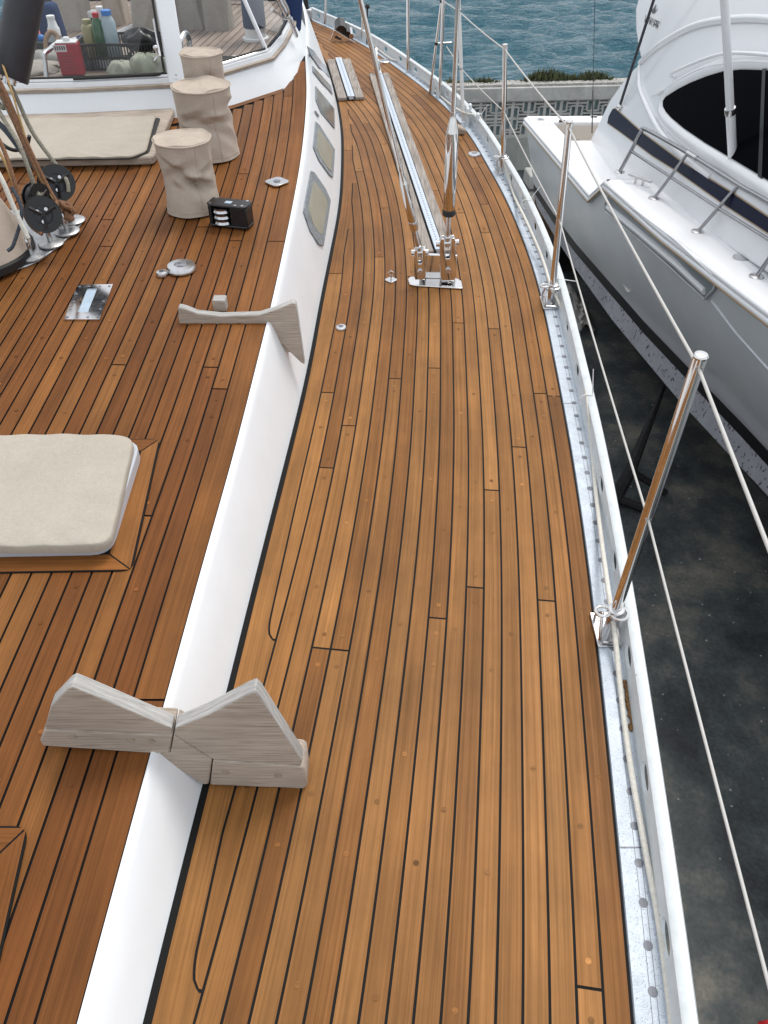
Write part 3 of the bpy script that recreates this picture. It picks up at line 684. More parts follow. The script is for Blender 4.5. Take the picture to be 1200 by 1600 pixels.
# stanchion nearer than the frame carries the wires on past the camera
SZ = (Vector((.47, -.42, .72)), Vector((.46, -.42, .36)), Vector((.47, -.42, .70)))
mb = MB(); mb.tube([Vector((Rf(-.42)+.03, -.42, .004)), SZ[0]], .0125, 16)
tag(mb.build('stanchion', M['steel'], None, (Rf(-.42)+.03, -.42, .004)), 'steel stanchion just outside the near right corner of the picture', 'stanchion', 'stanchions along the yacht rail')
def sag(pts, d, k=8):
    out = []
    for a, b_ in zip(pts[:-1], pts[1:]):
        for j in range(k): t = j/k; out.append(lerp(a, b_, t)-Vector((0, 0, d*4*t*(1-t))))
    out.append(pts[-1]); return out
upper = [SZ[2], SA[2], SB[2], SC[2], SD[2]+Vector((0, 0, .008))]
lower = [SZ[1], SA[1], SB[1], SC[1], SD[1]]
mb = MB(); mb.tube(sag(upper, .006), .0033, 10); tag(mb.build('lifeline', M['wire']), 'upper white coated lifeline wire running through the stanchion tops', 'lifeline', 'lifelines')
mb = MB(); mb.tube(sag(lower, .006), .0027, 10); tag(mb.build('lifeline', M['wire']), 'lower white coated lifeline wire at half stanchion height', 'lifeline', 'lifelines')
mb = MB(); mb.tube(sag([SE[2], SF[0]+Vector((0, 0, -.02)), SG[0]], .01), .003, 8)
tag(mb.build('lifeline', M['wire']), 'short far lifeline wire beyond the boarding gate, against the sea', 'lifeline', 'lifelines')
mb = MB(); mb.tube([SE[1]+Vector((.03, -.02, .02)), SD[1]], .003, 8); mb.tube([SE[2], SD[2]+Vector((0, 0, .008))], .003, 8)
tag(mb.build('gate_wire', M['wire']), 'thin white pair of wires closing the boarding gate', 'wire')
# ------------------------------------------------------------------ rope lying along the rail, cable ties
rp_px = [(1062, 1690), (1050, 1600), (1031, 1450), (1007, 1320), (985, 1195), (970, 1080), (960, 985), (953, 940), (942, 860), (931, 770), (925, 700), (917, 618), (905, 555), (886, 500), (868, 462), (861, 448), (846, 400), (822, 345), (803, 305), (790, 262), (784, 244), (768, 215), (752, 188), (746, 181), (722, 175), (700, 160), (680, 142), (676, 136), (655, 118), (634, 99), (612, 92), (590, 76), (578, 62), (570, 56)]
pts = []
for i, q in enumerate(rp_px):
    z = .016
    if q in ((953, 940), (861, 448), (784, 244)): z = .075
    if q in ((960, 985), (868, 462), (942, 860), (790, 262), (846, 400)): z = .045
    if q in ((917, 618), (822, 345), (752, 188), (746, 181), (722, 175)): z = .070
    pts.append(P(q[0], q[1], z))
mb = MB(); mb.tube(smooth_pts(pts, 6), .0062, 10)
tag(mb.build('rail_rope', M['rope_w']), 'long white rope lying along the inside of the aluminium toe rail', 'rope')
def cable_tie(px, py, ex, ey, label, dz=.075, up=.1):
    c = P(px, py, dz); t = thing('cable_tie', c, label, 'cable tie', 'white cable ties on the toe rail')
    mb = MB(); mb.ring(c+Vector((0, 0, -.018)), .022, .0022, (.1, 1, 0), 20, 6); mb.build('loop', M['whitepl'], t)
    e = PY(ex, ey, c.y+.01); mb = MB(); mb.tube([c+Vector((.016, 0, 0)), e], [.0022, .0014], 6); mb.build('tail', M['whitepl'], t)
    mb = MB(); mb.box(c+Vector((.016, 0, 0)), (.009, .008, .007)); mb.build('head', M['whitepl'], t)
cable_tie(918, 618, 927, 577, 'white cable tie with an upright tail, on the rail right of the bare mid deck')
cable_tie(869, 436, 903, 440, 'white cable tie with a level tail, at the foot of the second stanchion')
cable_tie(822, 313, 845, 290, 'white cable tie with a slanting tail, in front of the motor yacht stern')
cable_tie(748, 178, 763, 163, 'small white cable tie sticking out in front of the patterned block wall')

# ------------------------------------------------------------------ chainplate, rods with turnbuckles
CY = P(680, 443, 0).y
t = thing('chainplate', P(680, 443, .001), 'polished steel chainplate with two slotted tangs in the middle of the side deck', 'chainplate')
bp_px = [(637, 438), (641, 434), (655, 434), (715, 437), (721, 441), (723, 452), (716, 452), (650, 448), (640, 446)]
mb = MB(); mb.prism([P(x, y, .002) for x, y in bp_px], (0, 0, .006)); mb.build('base_plate', M['steel'], t, bevel=.002)
mb = MB(); mb.prism([P(655, 434, .009), P(712, 436, .009), P(712, 433, .009), P(655, 431, .009)], (0, .004, .10)); mb.build('web', M['steel'], t, bevel=.002)
def tang(cx, by, ty, w, lean, yoff):
    y = CY+yoff; b_ = PY(cx, by, y); tp = PY(cx+lean, ty, y); ax = (tp-b_).normalized(); sd = Vector((0, 1, 0)).cross(ax).normalized(); L = (tp-b_).length
    mb = MB()
    for o in (-.017, .011):
        pts = []
        for dx, k in ((-.42, 0), (.42, 0), (.5, .12), (.5, .93), (.42, 1), (.20, 1), (.18, .62), (.10, .54), (-.10, .54), (-.18, .62), (-.20, 1), (-.42, 1), (-.5, .93), (-.5, .12)):
            pts.append(b_+sd*dx*w+ax*k*L+Vector((0, o, 0)))
        mb.prism(pts, (0, .006, 0))
    g = mb.build('tang', M['steel'], t, bevel=.0015)
    mb = MB(); c = b_+ax*L*.26; mb.lathe(c+Vector((0, .02, 0)), [(.011, 0), (.011, .046), (.009, .049)], 20, (0, -1, .08)); mb.build('bolt', M['satin'], g)
    mb = MB(); c = b_+ax*L*.86; mb.tube([c-sd*w*.72, c+sd*w*.72], .0125, 16); mb.build('clevis_pin', M['satin'], g)
    return c, ax, sd
c1, a1, s1 = tang(656, 434, 388, .048, 0, -.005)
c2, a2, s2 = tang(700, 437, 370, .064, -1, .0)
def rod(c, top, r, label, body0, body1, rb, sleeve):
    ax = (top-c).normalized(); L = (top-c).length
    t = thing('shroud', c, label, 'shroud', 'rigging rods rising from the chainplate')
    mb = MB(); mb.box(c+ax*.002, (.018, .016, .036)); mb.lathe(c+ax*.012, [(.013, 0), (.013, .014), (.009, .018)], 16, ax); mb.build('toggle', M['satin'], t, bevel=.002)
    mb = MB(); mb.tube([c+ax*.02, c+ax*body0], .0095, 16); mb.build('threaded_stud', M['satin'], t)
    prof = [(rb*.86, 0), (rb, .004), (rb, body1-body0-.05), (rb*.96, body1-body0-.045), (rb*.5, body1-body0), (r*1.2, body1-body0+.006), (r*1.2, body1-body0+.022)]
    mb = MB(); mb.lathe(c+ax*body0, prof, 28, ax); bd = mb.build('turnbuckle_body', M['steel'], t)
    if sleeve: mb = MB(); mb.lathe(c+ax*(body0-.004), [(rb*.9, 0), (rb*1.08, .004), (rb*1.08, .022), (rb*.95, .026)], 24, ax); mb.build('black_collar', M['rubber'], bd)
    else: mb = MB(); mb.lathe(c+ax*(body0+.03), [(rb*1.12, 0), (rb*1.12, .006)], 8, ax); mb.build('lock_ring', M['satin'], bd)
    mb = MB(); mb.tube([c+ax*(body1+.01), c+ax*L*5.0], r, 18); mb.build('rod', M['steel'], t)
topR = PY(716, 0, CY); topL = PY(563, 0, CY-.02)
def dist_at(c, top, py, Y):
    best = min(np.linspace(0, 1, 400), key=lambda k: abs(proj(lerp(c, top, k))[1]-py)); return (top-c).length*best
def proj(v):
    x, y, z = v.x, v.y, v.z-CAMZ; d = y*CP-z*SP; up = y*SP+z*CP
    return 600+FPX*x/d, 800-FPX*up/d
rod(c2, topR, .0085, 'upright polished rod shroud with a fat turnbuckle and black collar', dist_at(c2, topR, 335, CY), dist_at(c2, topR, 185, CY), .0235, True)
rod(c1, topL, .0085, 'slanting polished rod shroud leaning left above the long track', dist_at(c1, topL, 360, CY), dist_at(c1, topL, 268, CY), .0165, False)

# ------------------------------------------------------------------ tracks on weathered wood strips
def track(a0, a1, wt, ww, label, gapk=.006):
    a0, a1 = P(*a0, .002), P(*a1, .002); ax = (a1-a0).normalized(); sd = Vector((ax.y, -ax.x, 0)); L = (a1-a0).length
    t = thing('sheet_track', a0, label, 'track', 'sheet tracks on wood strips')
    for k in (-1, 1):
        mb = MB(); ctr = a0+sd*k*(wt/2+gapk+ww/2); q = Matrix(((sd.x, ax.x, 0), (sd.y, ax.y, 0), (0, 0, 1)))
        n = max(1, int(round(L/1.6)))
        for j in range(n): mb.box(ctr+ax*L*(j+.5)/n+Vector((0, 0, .009)), (ww, L/n-.002, .018), q)
        mb.build('wood_strip', M['greyteak2'], t, bevel=.003)
    q = Matrix(((sd.x, ax.x, 0), (sd.y, ax.y, 0), (0, 0, 1)))
    mb = MB(); mb.box(a0+ax*L/2+Vector((0, 0, .002)), (wt+2*gapk, L, .004), q); mb.build('black_bed', M['rubber'], t)
    mb = MB(); mb.box(a0+ax*L/2+Vector((0, 0, .0135)), (wt*.62, L, .016), q); mb.box(a0+ax*L/2+Vector((0, 0, .0245)), (wt, L, .007), q); tr = mb.build('track', M['alu2'], t, bevel=.0015)
    mb = MB(); y = .02
    while y < L-.02: mb.lathe(a0+ax*y+Vector((0, 0, .0281)), [(.0042, 0), (.0042, .0006)], 8); y += .026
    h = mb.build('pin_holes', M['screw'], tr); h['kind'] = 'stuff'
    return a0, a1, ax, sd
def gt2(name):
    m = M['greyteak'].copy(); m.name = name
    for n in m.node_tree.nodes:
        if n.type == 'MAPPING': n.inputs['Scale'].default_value = (45, 2.0, 45)
        if n.type == 'VALTORGB':
            for el, c_ in zip(n.color_ramp.elements, ((.16, .14, .125, 1), (.30, .265, .235, 1), (.43, .395, .36, 1))): el.color = c_
    return m
M['greyteak2'] = gt2('weathered_teak_lengthwise'); M['alu2'] = mat('pale_anodised_track', (.55, .62, .72), .35, .35, var=.1, vscale=40)
tr1 = track((686, 398), (592, 118), .036, .046, 'long slotted track between two grey wood strips, running aft from the chainplate')
track((549, 157), (529, 96), .046, .058, 'short slotted track on wood strips beside the cabin windows')
c = P(591, 112, .03); t = thing('genoa_car', c, 'small steel track car at the far end of the long track', 'track car')
mb = MB(); mb.box(c, (.045, .10, .02)); bd = mb.build('slider', M['satin'], t, bevel=.004)
mb = MB(); mb.lathe(c+Vector((0, .05, .04)), [(.012, -.012), (.03, -.010), (.03, .010), (.012, .012)], 18, (1, 0, .2)); mb.build('sheave', M['satin'], t)
mb = MB(); mb.tube([c+Vector((-.01, -.02, .01)), c+Vector((-.012, .03, .08)), c+Vector((-.015, .10, .12)), c+Vector((-.02, .15, .05))], .009, 10); mb.build('bail', M['steel'], t)

# ------------------------------------------------------------------ small fittings let into the decks
def sq_pad(c, r, label, name, cat, zt=.003, pin=True, rot=math.pi/4):
    t = thing(name, c, label, cat)
    mb = MB(); mb.prism([c+Vector((r*math.cos(rot+i*math.pi/2+d), r*math.sin(rot+i*math.pi/2+d), .001)) for i in range(4) for d in (-.18, .18)], (0, 0, zt)); mb.build('plate', M['satin'], t, bevel=.001)
    return t
c = P(611, 438); t = sq_pad(c, .026, 'small square padeye plate with an upright pin, left of the chainplate', 'padeye', 'padeye', rot=0)
mb = MB(); mb.tube([c+Vector((0, 0, .004)), c+Vector((0, 0, .042))], .0035, 10); mb.ring(c+Vector((0, 0, .03)), .010, .003, (0, 1, 0), 16, 6); mb.build('pin', M['steel'], t)
def round_cap(c, r, label, name, cat, slot=True, h=.004):
    t = thing(name, c, label, cat)
    mb = MB(); mb.lathe(c+Vector((0, 0, .001)), [(r, 0), (r, h*.4), (r*.9, h), (r*.45, h*1.15), (r*.42, h*.6), (.0005, h*.6)], 24); rg = mb.build('cap_ring', M['satin'], t)
    mb = MB(); mb.box(c+Vector((0, 0, .0012+h*.7)), (r*.55, r*.16, .001)); mb.build('key_slot', M['screw'], rg)
    return t
round_cap(P(741, 242), .036, 'oval steel deck filler cap near the rail behind the turnbuckle', 'deck_filler', 'deck cap', h=.008)
round_cap(P(533, 513), .021, 'small round steel cap alone on the side deck near the far wood chock', 'deck_eye', 'deck cap', h=.007)
round_cap(PR(254, 430), .021, 'tiny round steel eye beside the large round cap on the coachroof', 'deck_eye', 'deck cap', h=.012)
round_cap(PR(284, 421), .052, 'large round steel cap with a raised hub on the coachroof', 'deck_plate', 'deck cap', h=.016)
round_cap(P(600, 96), .05, 'flat steel cap by the rail beyond the far end of the long track', 'deck_filler', 'deck cap', h=.006)
c = PR(433, 286); t = sq_pad(c+Vector((0, 0, .001)), .048, 'diamond shaped steel plate near the edge of the coachroof', 'vent_plate', 'deck plate', .006, rot=0)
mb = MB(); mb.lathe(c+Vector((0, 0, .009)), [(.014, 0), (.014, .001)], 16); mb.build('plug', M['screw'], t)
# polished light plate
q = [PR(x, y, .001) for x, y in ((122, 447), (177, 446), (156, 501), (100, 501))]; c = sum(q, Vector())/4
t = thing('deck_light', c, 'rectangular mirror polished steel plate with a slim glass pane, let into the coachroof', 'deck light')
inn = [lerp(lerp(q[0], q[1], u), lerp(q[3], q[2], u), v) for u, v in ((.32, .13), (.60, .13), (.60, .80), (.32, .80))]
mb = MB(); lo = [mb.addv(v) for v in q]; hi = [mb.addv(v+Vector((0, 0, .005))) for v in q]; ih = [mb.addv(v+Vector((0, 0, .005))) for v in inn]; il = [mb.addv(v+Vector((0, 0, -.003))) for v in inn]
for i in range(4):
    j = (i+1) % 4; mb.face((lo[i], lo[j], hi[j], hi[i])); mb.face((hi[i], hi[j], ih[j], ih[i])); mb.face((ih[i], ih[j], il[j], il[i]))
pl = mb.build('plate', M['mirror'] if 'mirror' in M else M['steel'], t, flat=True)
mb = MB(); mb.poly([v+Vector((0, 0, .0006)) for v in inn]); mb.build('pane', M['pane_b'], t, flat=True)
SPOT = [(u, v) for u in (.08, .35, .65, .92) for v in (.06, .94)]+[(u, v) for v in (.28, .5, .72) for u in (.08, .92)]
for u, v in SPOT: mb = MB(); mb.lathe(lerp(lerp(q[0], q[1], u), lerp(q[3], q[2], u), v)+Vector((0, 0, .005)), [(.0045, 0), (.0045, .0008)], 10); mb.build('screw', M['screw'], pl)

# ------------------------------------------------------------------ black three-sheave block
c = PR(362, 352); t = thing('deck_organizer', c, 'black deck organiser block with three silver sheaves, in front of the nearest winch cover', 'pulley block')
q = Matrix.Rotation(math.radians(-14), 3, 'Z')
def loc(x, y, z): return c+q @ Vector((x, y, z))
mb = MB()
for z in (.004, .078):
    mb.prism([loc(x, y, z) for x, y in ((-.078, -.022), (-.066, -.034), (.068, -.034), (.080, -.02), (.08, .03), (.07, .038), (-.07, .038), (-.078, .03))], (0, 0, .008))
mb.box(loc(.045, .004, .041), (.066, .060, .072), q); mb.box(loc(-.07, .004, .041), (.012, .056, .072), q); mb.box(loc(-.01, .03, .041), (.12, .012, .072), q); mb.build('housing', M['black'], t, bevel=.003)
for i in range(3): mb = MB(); mb.lathe(loc(-.026, -.008, .022+i*.021), [(.030, -.0085), (.034, -.008), (.030, 0), (.034, .008), (.030, .0085)], 24); mb.build('sheave', M['satin'], t)
for x, y in ((-.065, -.02), (-.06, .028), (.062, -.022), (.064, .026), (.035, -.024)): mb = MB(); mb.lathe(loc(x, y, .086), [(.006, 0), (.006, .002)], 12); mb.build('bolt', M['satin'], t)
mb = MB(); mb.box(loc(0, 0, .0865), (.026, .020, .001), q); mb.build('sticker', M['pane_b'], t)

# ------------------------------------------------------------------ winches under canvas covers
def winch_cover(c, r, h, seed, label, lean=(0, 0), fold=1.0, flare=.0):
    rg = np.random.default_rng(seed); t = thing('winch_cover', c, label, 'winch cover', 'winches under canvas covers')
    ph = rg.uniform(0, 6.28, 12); n, mrow = 72, 46; rows = []
    dents = [(rg.uniform(0, 6.28), rg.uniform(.25, .8), rg.uniform(.35, .6), rg.uniform(.06, .13), rg.uniform(.10, .2), rg.uniform(-1.2, 1.2)) for _ in range(9)]
    dents = [(a_, b_, c_, d_, e_*1.25, f_) for a_, b_, c_, d_, e_, f_ in dents]; dents += [(-1.7+rg.normal(0, .25), .62, .55, .10, .2, .8), (-1.2+rg.normal(0, .2), .45, .5, .07, .17, -.9)]
    for i in range(mrow+1):
        v = i/mrow; row = []
        for j in range(n):
            a = 2*math.pi*j/n; base = r*(1+flare*(1-v))*(1-.05*math.sin(math.pi*v))
            d = 0
            for (a0, v0, wa, wv, am, sl) in dents:
                da = (a-a0+math.pi) % (2*math.pi)-math.pi; dv = v-v0-sl*da*.18
                e = math.exp(-(da/wa)**2)*(math.exp(-(abs(dv)/wv)**1.15)-.6*math.exp(-(abs(dv-.12)/(wv*.75))**1.2)); d -= am*e*r
            mid = math.sin(math.pi*min(max(v, 0), 1))**.6
            d = d*mid*fold-.035*r*mid*abs(math.sin(4.5*a+ph[4]+6*v+1.5*math.sin(3*v+ph[5])))-.014*r*mid*abs(math.sin(9*v+2.2*math.sin(2*a+ph[6])))+.012*r*math.sin(7*a+ph[0]+4*v)+.015*r*math.sin(3*a+ph[1]-3*v)
            rr = base+d
            row.append(c+Vector((rr*math.cos(a)+lean[0]*v, rr*math.sin(a)+lean[1]*v, h*v)))
        rows.append(row)
    mb = MB(); mb.grid(rows, close=True); top = rows[-1]; cc = sum(top, Vector())/n
    lid = [top]
    for k, z in ((.97, .006), (.93, .003), (.8, -.001), (.6, .004), (.4, .007), (.2, .008), (.02, .008)):
        lid.append([cc+(p-cc)*k+Vector((0, 0, z+.004*k*math.sin(3*j*2*math.pi/n+ph[2])+.003*k*math.sin(5*j*2*math.pi/n+ph[3]))) for j, p in enumerate(top)])
    mb.grid(lid, close=True); body = mb.build('canvas', M['canvas'], t, sharp=80)
    mb = MB(); mb.tube([cc+(p-cc)*1.005+Vector((0, 0, .002)) for p in top], .0032, 6, closed=True); mb.build('lid_seam', M['canvas'], body)
    for a_ in (.15, 2.4): j_ = int(a_/6.283*n) - int(.18*n); mb = MB(); mb.tube([rw[j_]+(rw[j_]-c).normalized()*.0005 for rw in rows[1:]], .0022, 6); mb.build('side_seam', M['canvas'], body)
    rl = rows[3]; c0 = sum(rl, Vector())/n; mb = MB(); mb.tube([c0+(p-c0)*1.004 for p in rl], .0012, 5, closed=True); mb.build('hem_stitch', M['canvas'], body)
winch_cover(PR(303, 324), .104, .250, 3, 'nearest of the three beige winch covers, most crumpled, behind the black block', fold=1.25)
winch_cover(PR(329, 240), .118, .262, 11, 'middle and widest of the three beige winch covers', fold=.9, flare=.06)
winch_cover(Vector((-.775, 3.66, zroof(3.66))), .088, .315, 23, 'farthest and slimmest of the three beige winch covers, against the windscreen', fold=1.1, flare=.04)

# ------------------------------------------------------------------ weathered wood chocks straddling the cabin side
def xz(pts, y, dy): return [Vector((x, y, z)) for x, z in pts], Vector((0, dy, 0))
yc = .735; zr = zroof(.75)
t = thing('boom_chock', (-.4, yc, zr), 'large weathered chock with two peaked blocks across the white cabin side', 'wood chock', 'weathered wood chocks')
def trace(pts, Y): return [PY(x, y, Y) for x, y in pts]
a = trace([(80, 1100), (112, 1062), (118, 1062), (282, 1143), (272, 1150), (78, 1140)], yc+.02)
yc = .745
def board(nm, px, dy, dep, bev=.003):
    mb = MB(); mb.prism([PY(x, y, yc)+Vector((0, dy, 0)) for x, y in px], (0, dep, 0)); return mb.build(nm, M['greyteak'], t, bevel=bev, segs=2)
board('left_block', [(78, 1106), (87, 1097), (104, 1079), (112, 1075), (170, 1099), (229, 1124), (268, 1140), (268, 1150), (69, 1141)], .003, .030)
board('right_block', [(273, 1140), (321, 1121), (385, 1088), (398, 1083), (406, 1091), (472, 1192), (470, 1198), (332, 1189), (272, 1151)], .003, .030)
bl = board('left_base', [(69, 1141), (269, 1150), (265, 1177), (240, 1178), (66, 1166), (62, 1158)], 0, .062, .004)
board('slanted_link', [(271, 1150.5), (331, 1188.5), (326, 1226), (318, 1227), (241, 1180), (266, 1177.5)], .001, .060)
brr = board('right_base', [(332.5, 1189), (470, 1198), (476, 1202), (480, 1228), (476, 1233), (328, 1227)], 0, .062, .004)
M['plug'] = mat('wood_plug', (.34, .28, .22), .8, var=.2, vscale=60)
for par, sp in ((bl, [(113, 1151), (204, 1156), (236, 1158)]), (brr, [(352, 1207), (434, 1212)])):
    for x, y in sp: mb = MB(); mb.lathe(PY(x, y, yc-.0004), [(.0075, 0), (.0075, .0014)], 14, (0, -1, 0)); mb.build('plug', M['plug'], par)
t = thing('boom_chock', PR(345, 505), 'slim weathered chock with one flared wing, beyond the linen hatch', 'wood chock', 'weathered wood chocks')
Yc = PR(345, 505).y
bar = trace([(278, 480), (290, 483), (308, 490), (345, 494), (405, 492), (430, 484), (457, 473), (462, 475), (464, 486), (476, 570), (470, 567), (416, 515), (408, 512), (280, 507)], Yc)
mb = MB(); mb.prism(bar, (0, .028, 0)); mb.build('winged_bar', M['greyteak'], t, bevel=.004, segs=2)
mb = MB(); q = PR(440, 530); mb.box(PY(440, 520, Yc+.022)+Vector((.0, 0, -.04)), (.05, .03, .05)); mb.build('foot', M['greyteak'], t, bevel=.003)
c = PR(344, 488); mb = MB(); mb.box(c+Vector((0, .02, .021)), (.042, .04, .042)); tag(mb.build('wood_block', M['greyteak'], None, c, bevel=.004), 'small square weathered wood block just beyond the slim chock', 'wood block')

def gtedge():
    m = M['greyteak'].copy(); m.name = 'weathered_teak_edge'
    for n in m.node_tree.nodes:
        if n.type == 'MAPPING': n.inputs['Scale'].default_value = (5, 70, 5)
        if n.type == 'VALTORGB':
            for el, c_ in zip(n.color_ramp.elements, ((.27, .26, .25, 1), (.41, .40, .385, 1), (.52, .51, .49, 1))): el.color = c_
    return m
M['greyteak_edge'] = gtedge()
for o in list(bpy.data.objects):
    if o.type == 'MESH' and o.data.materials and o.data.materials[0] == M['greyteak'] and o.name.split('.')[0] in ('left_block', 'right_block', 'winged_bar', 'wood_block'):
        o.data.materials.append(M['greyteak_edge'])
        for p_ in o.data.polygons:
            if p_.normal.z > .3 or abs(p_.normal.x) > .6: p_.material_index = 1
# ------------------------------------------------------------------ hatches
def rounded(pts, r, k=5):
    out = []; n = len(pts)
    for i in range(n):
        p, a, b_ = pts[i], pts[i-1], pts[(i+1) % n]; ra = min(r, (a-p).length*.45, (b_-p).length*.45)
        s_, e_ = p+(a-p).normalized()*ra, p+(b_-p).normalized()*ra
        for j in range(k+1): u = j/k; out.append(s_*(1-u)**2+p*2*u*(1-u)+e_*u*u)
    return out
def cushion(name, outline, h, m_, parent, puff=.012, seed=1):
    rg = np.random.default_rng(seed); c = sum(outline, Vector())/len(outline); rows = []
    # resample finely so the cloth can wrinkle
    pts = []; n = len(outline)
    for i in range(n):
        a, b_ = outline[i], outline[(i+1) % n]; k = max(1, int((b_-a).length/.012))
        pts += [lerp(a, b_, j/k) for j in range(k)]
    for k, z in ((1.0, 0), (1.004, h*.35), (1.0, h*.80), (.994, h*.95), (.984, h), (.95, h+puff*.25), (.85, h+puff*.6), (.7, h+puff*.85), (.5, h+puff), (.25, h+puff), (.003, h+puff)):
        rows.append([c+(p-c)*k+Vector((0, 0, z+(.0016*math.sin(60*p.x+9*p.y)+.0014*math.sin(75*p.y+20*p.x))*(1 if .9 < k < .999 else (.35 if k > .65 else 0)))) for p in pts])
    mb = MB(); mb.grid(rows, close=True); return mb.build(name, m_, parent, sharp=80)
def frame_hatch(outer, inner, label, cushion_px=None, zc=.004, name='deck_hatch'):
    """teak frame flush with the roof, mitred corners"""
    c = sum(outer, Vector())/4; t = thing(name, c, label, 'hatch')
    mb = MB(); ob = [v+Vector((0, 0, .0005)) for v in rounded(outer, .03)]; mb.prism(ob, (0, 0, .0028)); mb.build('caulk_line', M['caulk'], t, flat=True)
    mb = MB(); ctr = c
    O = [v+(ctr-v).normalized()*.006 for v in outer]
    for i in range(4):
        j = (i+1) % 4; e = (outer[j]-outer[i]).normalized(); g = .0026
        oi, oj = O[i]+e*g, O[j]-e*g; ii, ij = inner[i]+e*g, inner[j]-e*g
        f = lambda v: v+Vector((0, 0, zc))
        L_ = (oj-oi).length; w = .07; tn = tuple(np.array(tone_roof())*1.15); off = (random.random()*30, random.random())
        k = 8; A = [lerp(oi, oj, q/k) for q in range(k+1)]; B = [lerp(ii, ij, q/k) for q in range(k+1)]
        if True:
            def pull(v, vi, vo): return v
        for q in range(k):
            mb.poly([f(A[q]), f(A[q+1]), f(B[q+1]), f(B[q])], uv=[(L_*q/k+off[0], off[1]), (L_*(q+1)/k+off[0], off[1]), (L_*(q+1)/k+off[0], off[1]+w), (L_*q/k+off[0], off[1]+w)], tone=tn)
    mb.build('teak_frame', M['teak'], t, flat=True)
    return t
f1 = [PR(-190, 690), PR(252, 687), PR(207, 893), PR(-330, 902)]; i1 = [PR(-150, 716), PR(222, 706), PR(172, 868), PR(-250, 876)]
t = frame_hatch(f1, i1, 'teak framed hatch under a pale linen cushion cover, at the left edge')
i1b = [v+(sum(i1, Vector())/4-v).normalized()*-.006 for v in i1]
mb = MB(); mb.prism([v+Vector((0, 0, .002)) for v in rounded(i1b, .05)], (0, 0, .036)); mb.build('grey_rim', mat('pale_grey_rim', (.50, .53, .58), .35, var=.05), t, bevel=.004)
cu = [PR(-165, 712, .045), PR(212, 700, .045), PR(166, 866, .045), PR(-262, 870, .045)]
cu = [PR(-150, 690, .034), PR(214, 690, .034), PR(174, 864, .034), PR(-250, 866, .034)]
cushion('linen_cover', rounded(cu, .05), .026, M['linen'], t, .004)
f2 = [PR(-330, 1290), PR(47, 1292), PR(-30, 1640), PR(-420, 1640)]; i2 = [PR(-290, 1330), PR(0, 1335), PR(-75, 1590), PR(-380, 1590)]
t = frame_hatch(f2, i2, 'hatch in a mitred teak frame, only its corner showing at the lower left')
cushion('linen_cover', rounded([v+Vector((0, 0, .004)) for v in i2], .05), .04, M['linen'], t, .012)
# forward hatch with loose canvas: weathered frame
o3 = [PR(-260, 268, .003), PR(243, 258, .003), PR(275, 180, .003), PR(-180, 200, .003)]
c = sum(o3, Vector())/4; t = thing('canvas_hatch', c, 'hatch with a slack canvas cover and weathered frame, in front of the windscreen', 'hatch')
mb = MB(); mb.prism(rounded(o3, .03), (0, 0, .034)); mb.build('wood_frame', M['greyteak'], t, bevel=.008, segs=3)
c3 = [PR(-240, 258, .035), PR(205, 250, .035), PR(232, 240, .035), PR(250, 186, .035), PR(-160, 196, .035)]
inn = [v+(c-v).normalized()*-.003 for v in c3]; inn = [Vector((v.x, v.y, zroof(v.y)+.0375)) for v in inn]
mb = MB(); mb.prism(rounded(inn, .02), (0, 0, .003)); mb.build('black_gasket', M['rubber'], t)
cv = [Vector((v.x, v.y, zroof(v.y)+.041)) for v in [PR(-235, 257, .04), PR(206, 247, .04), PR(229, 238, .04), PR(243, 184, .04), PR(-160, 192, .04)]]
cushion('canvas_cover', rounded(cv, .02), .008, M['linen'], t, .004)

# ------------------------------------------------------------------ mast foot, blocks and halyards at the left edge
mc = Vector((-1.47, 2.58, zroof(2.58)))
t = thing('mast', mc, 'white mast in a beige canvas boot at the left edge', 'mast')
mb = MB(); mb.lathe(mc+Vector((0, 0, .10)), [(.115, 0), (.115, 9.0)], 32); mb.build('mast_tube', M['white'], t)
mb = MB(); mb.lathe(mc, [(.215, .02), (.212, .035), (.19, .10), (.165, .17), (.145, .20), (.13, .215)], 36); mb.build('canvas_boot', M['canvas'], t)
mb = MB(); mb.lathe(mc, [(.222, .004), (.222, .028), (.216, .034), (.205, .034)], 36); mb.lathe(mc+Vector((0, 0, .19)), [(.150, 0), (.155, .012), (.150, .05), (.128, .06)], 36); mb.build('black_band', M['rubber'], t)
mb = MB(); pl = [(-60, 425), (20, 424), (42, 418), (60, 410), (85, 392), (105, 375), (128, 352), (125, 342), (80, 330), (-60, 330)]
mb.prism([PR(x, y, .001) for x, y in pl], (0, 0, .006)); mb.build('base_plate', M['cast'], t, bevel=.002)
def padeye(px, py, label, tilt=(.1, -.2)):
    c = PR(px, py, .008); t = thing('halyard_padeye', c, label, 'padeye', 'disc padeyes at the mast foot')
    mb = MB(); mb.lathe(c, [(.046, 0), (.046, .004), (.040, .008), (.001, .009)], 28); mb.build('disc', M['cast'], t)
    mb = MB(); e = c+Vector((tilt[0]*.07, tilt[1]*.07, .062)); mb.tube([c+Vector((0, 0, .006)), e], [.010, .007], 12); mb.ring(e, .012, .0045, (1, .3, 0), 16, 8); mb.build('eye_post', M['satin'], t)
    return e
e1 = padeye(50, 401, 'disc padeye nearest the camera at the mast foot')
e2 = padeye(80, 381, 'disc padeye under the front black block')
e3 = padeye(105, 362, 'disc padeye under the brown rope knot')
e4 = padeye(114, 345, 'disc padeye farthest back at the mast foot')
c = PR(8, 417, .0)
mb = MB(); mb.tube(smooth_pts([PR(2, 412, 0), PR(2, 408, .03), PR(10, 408, .042), PR(16, 412, .03), PR(18, 424, 0)]), .006, 10)
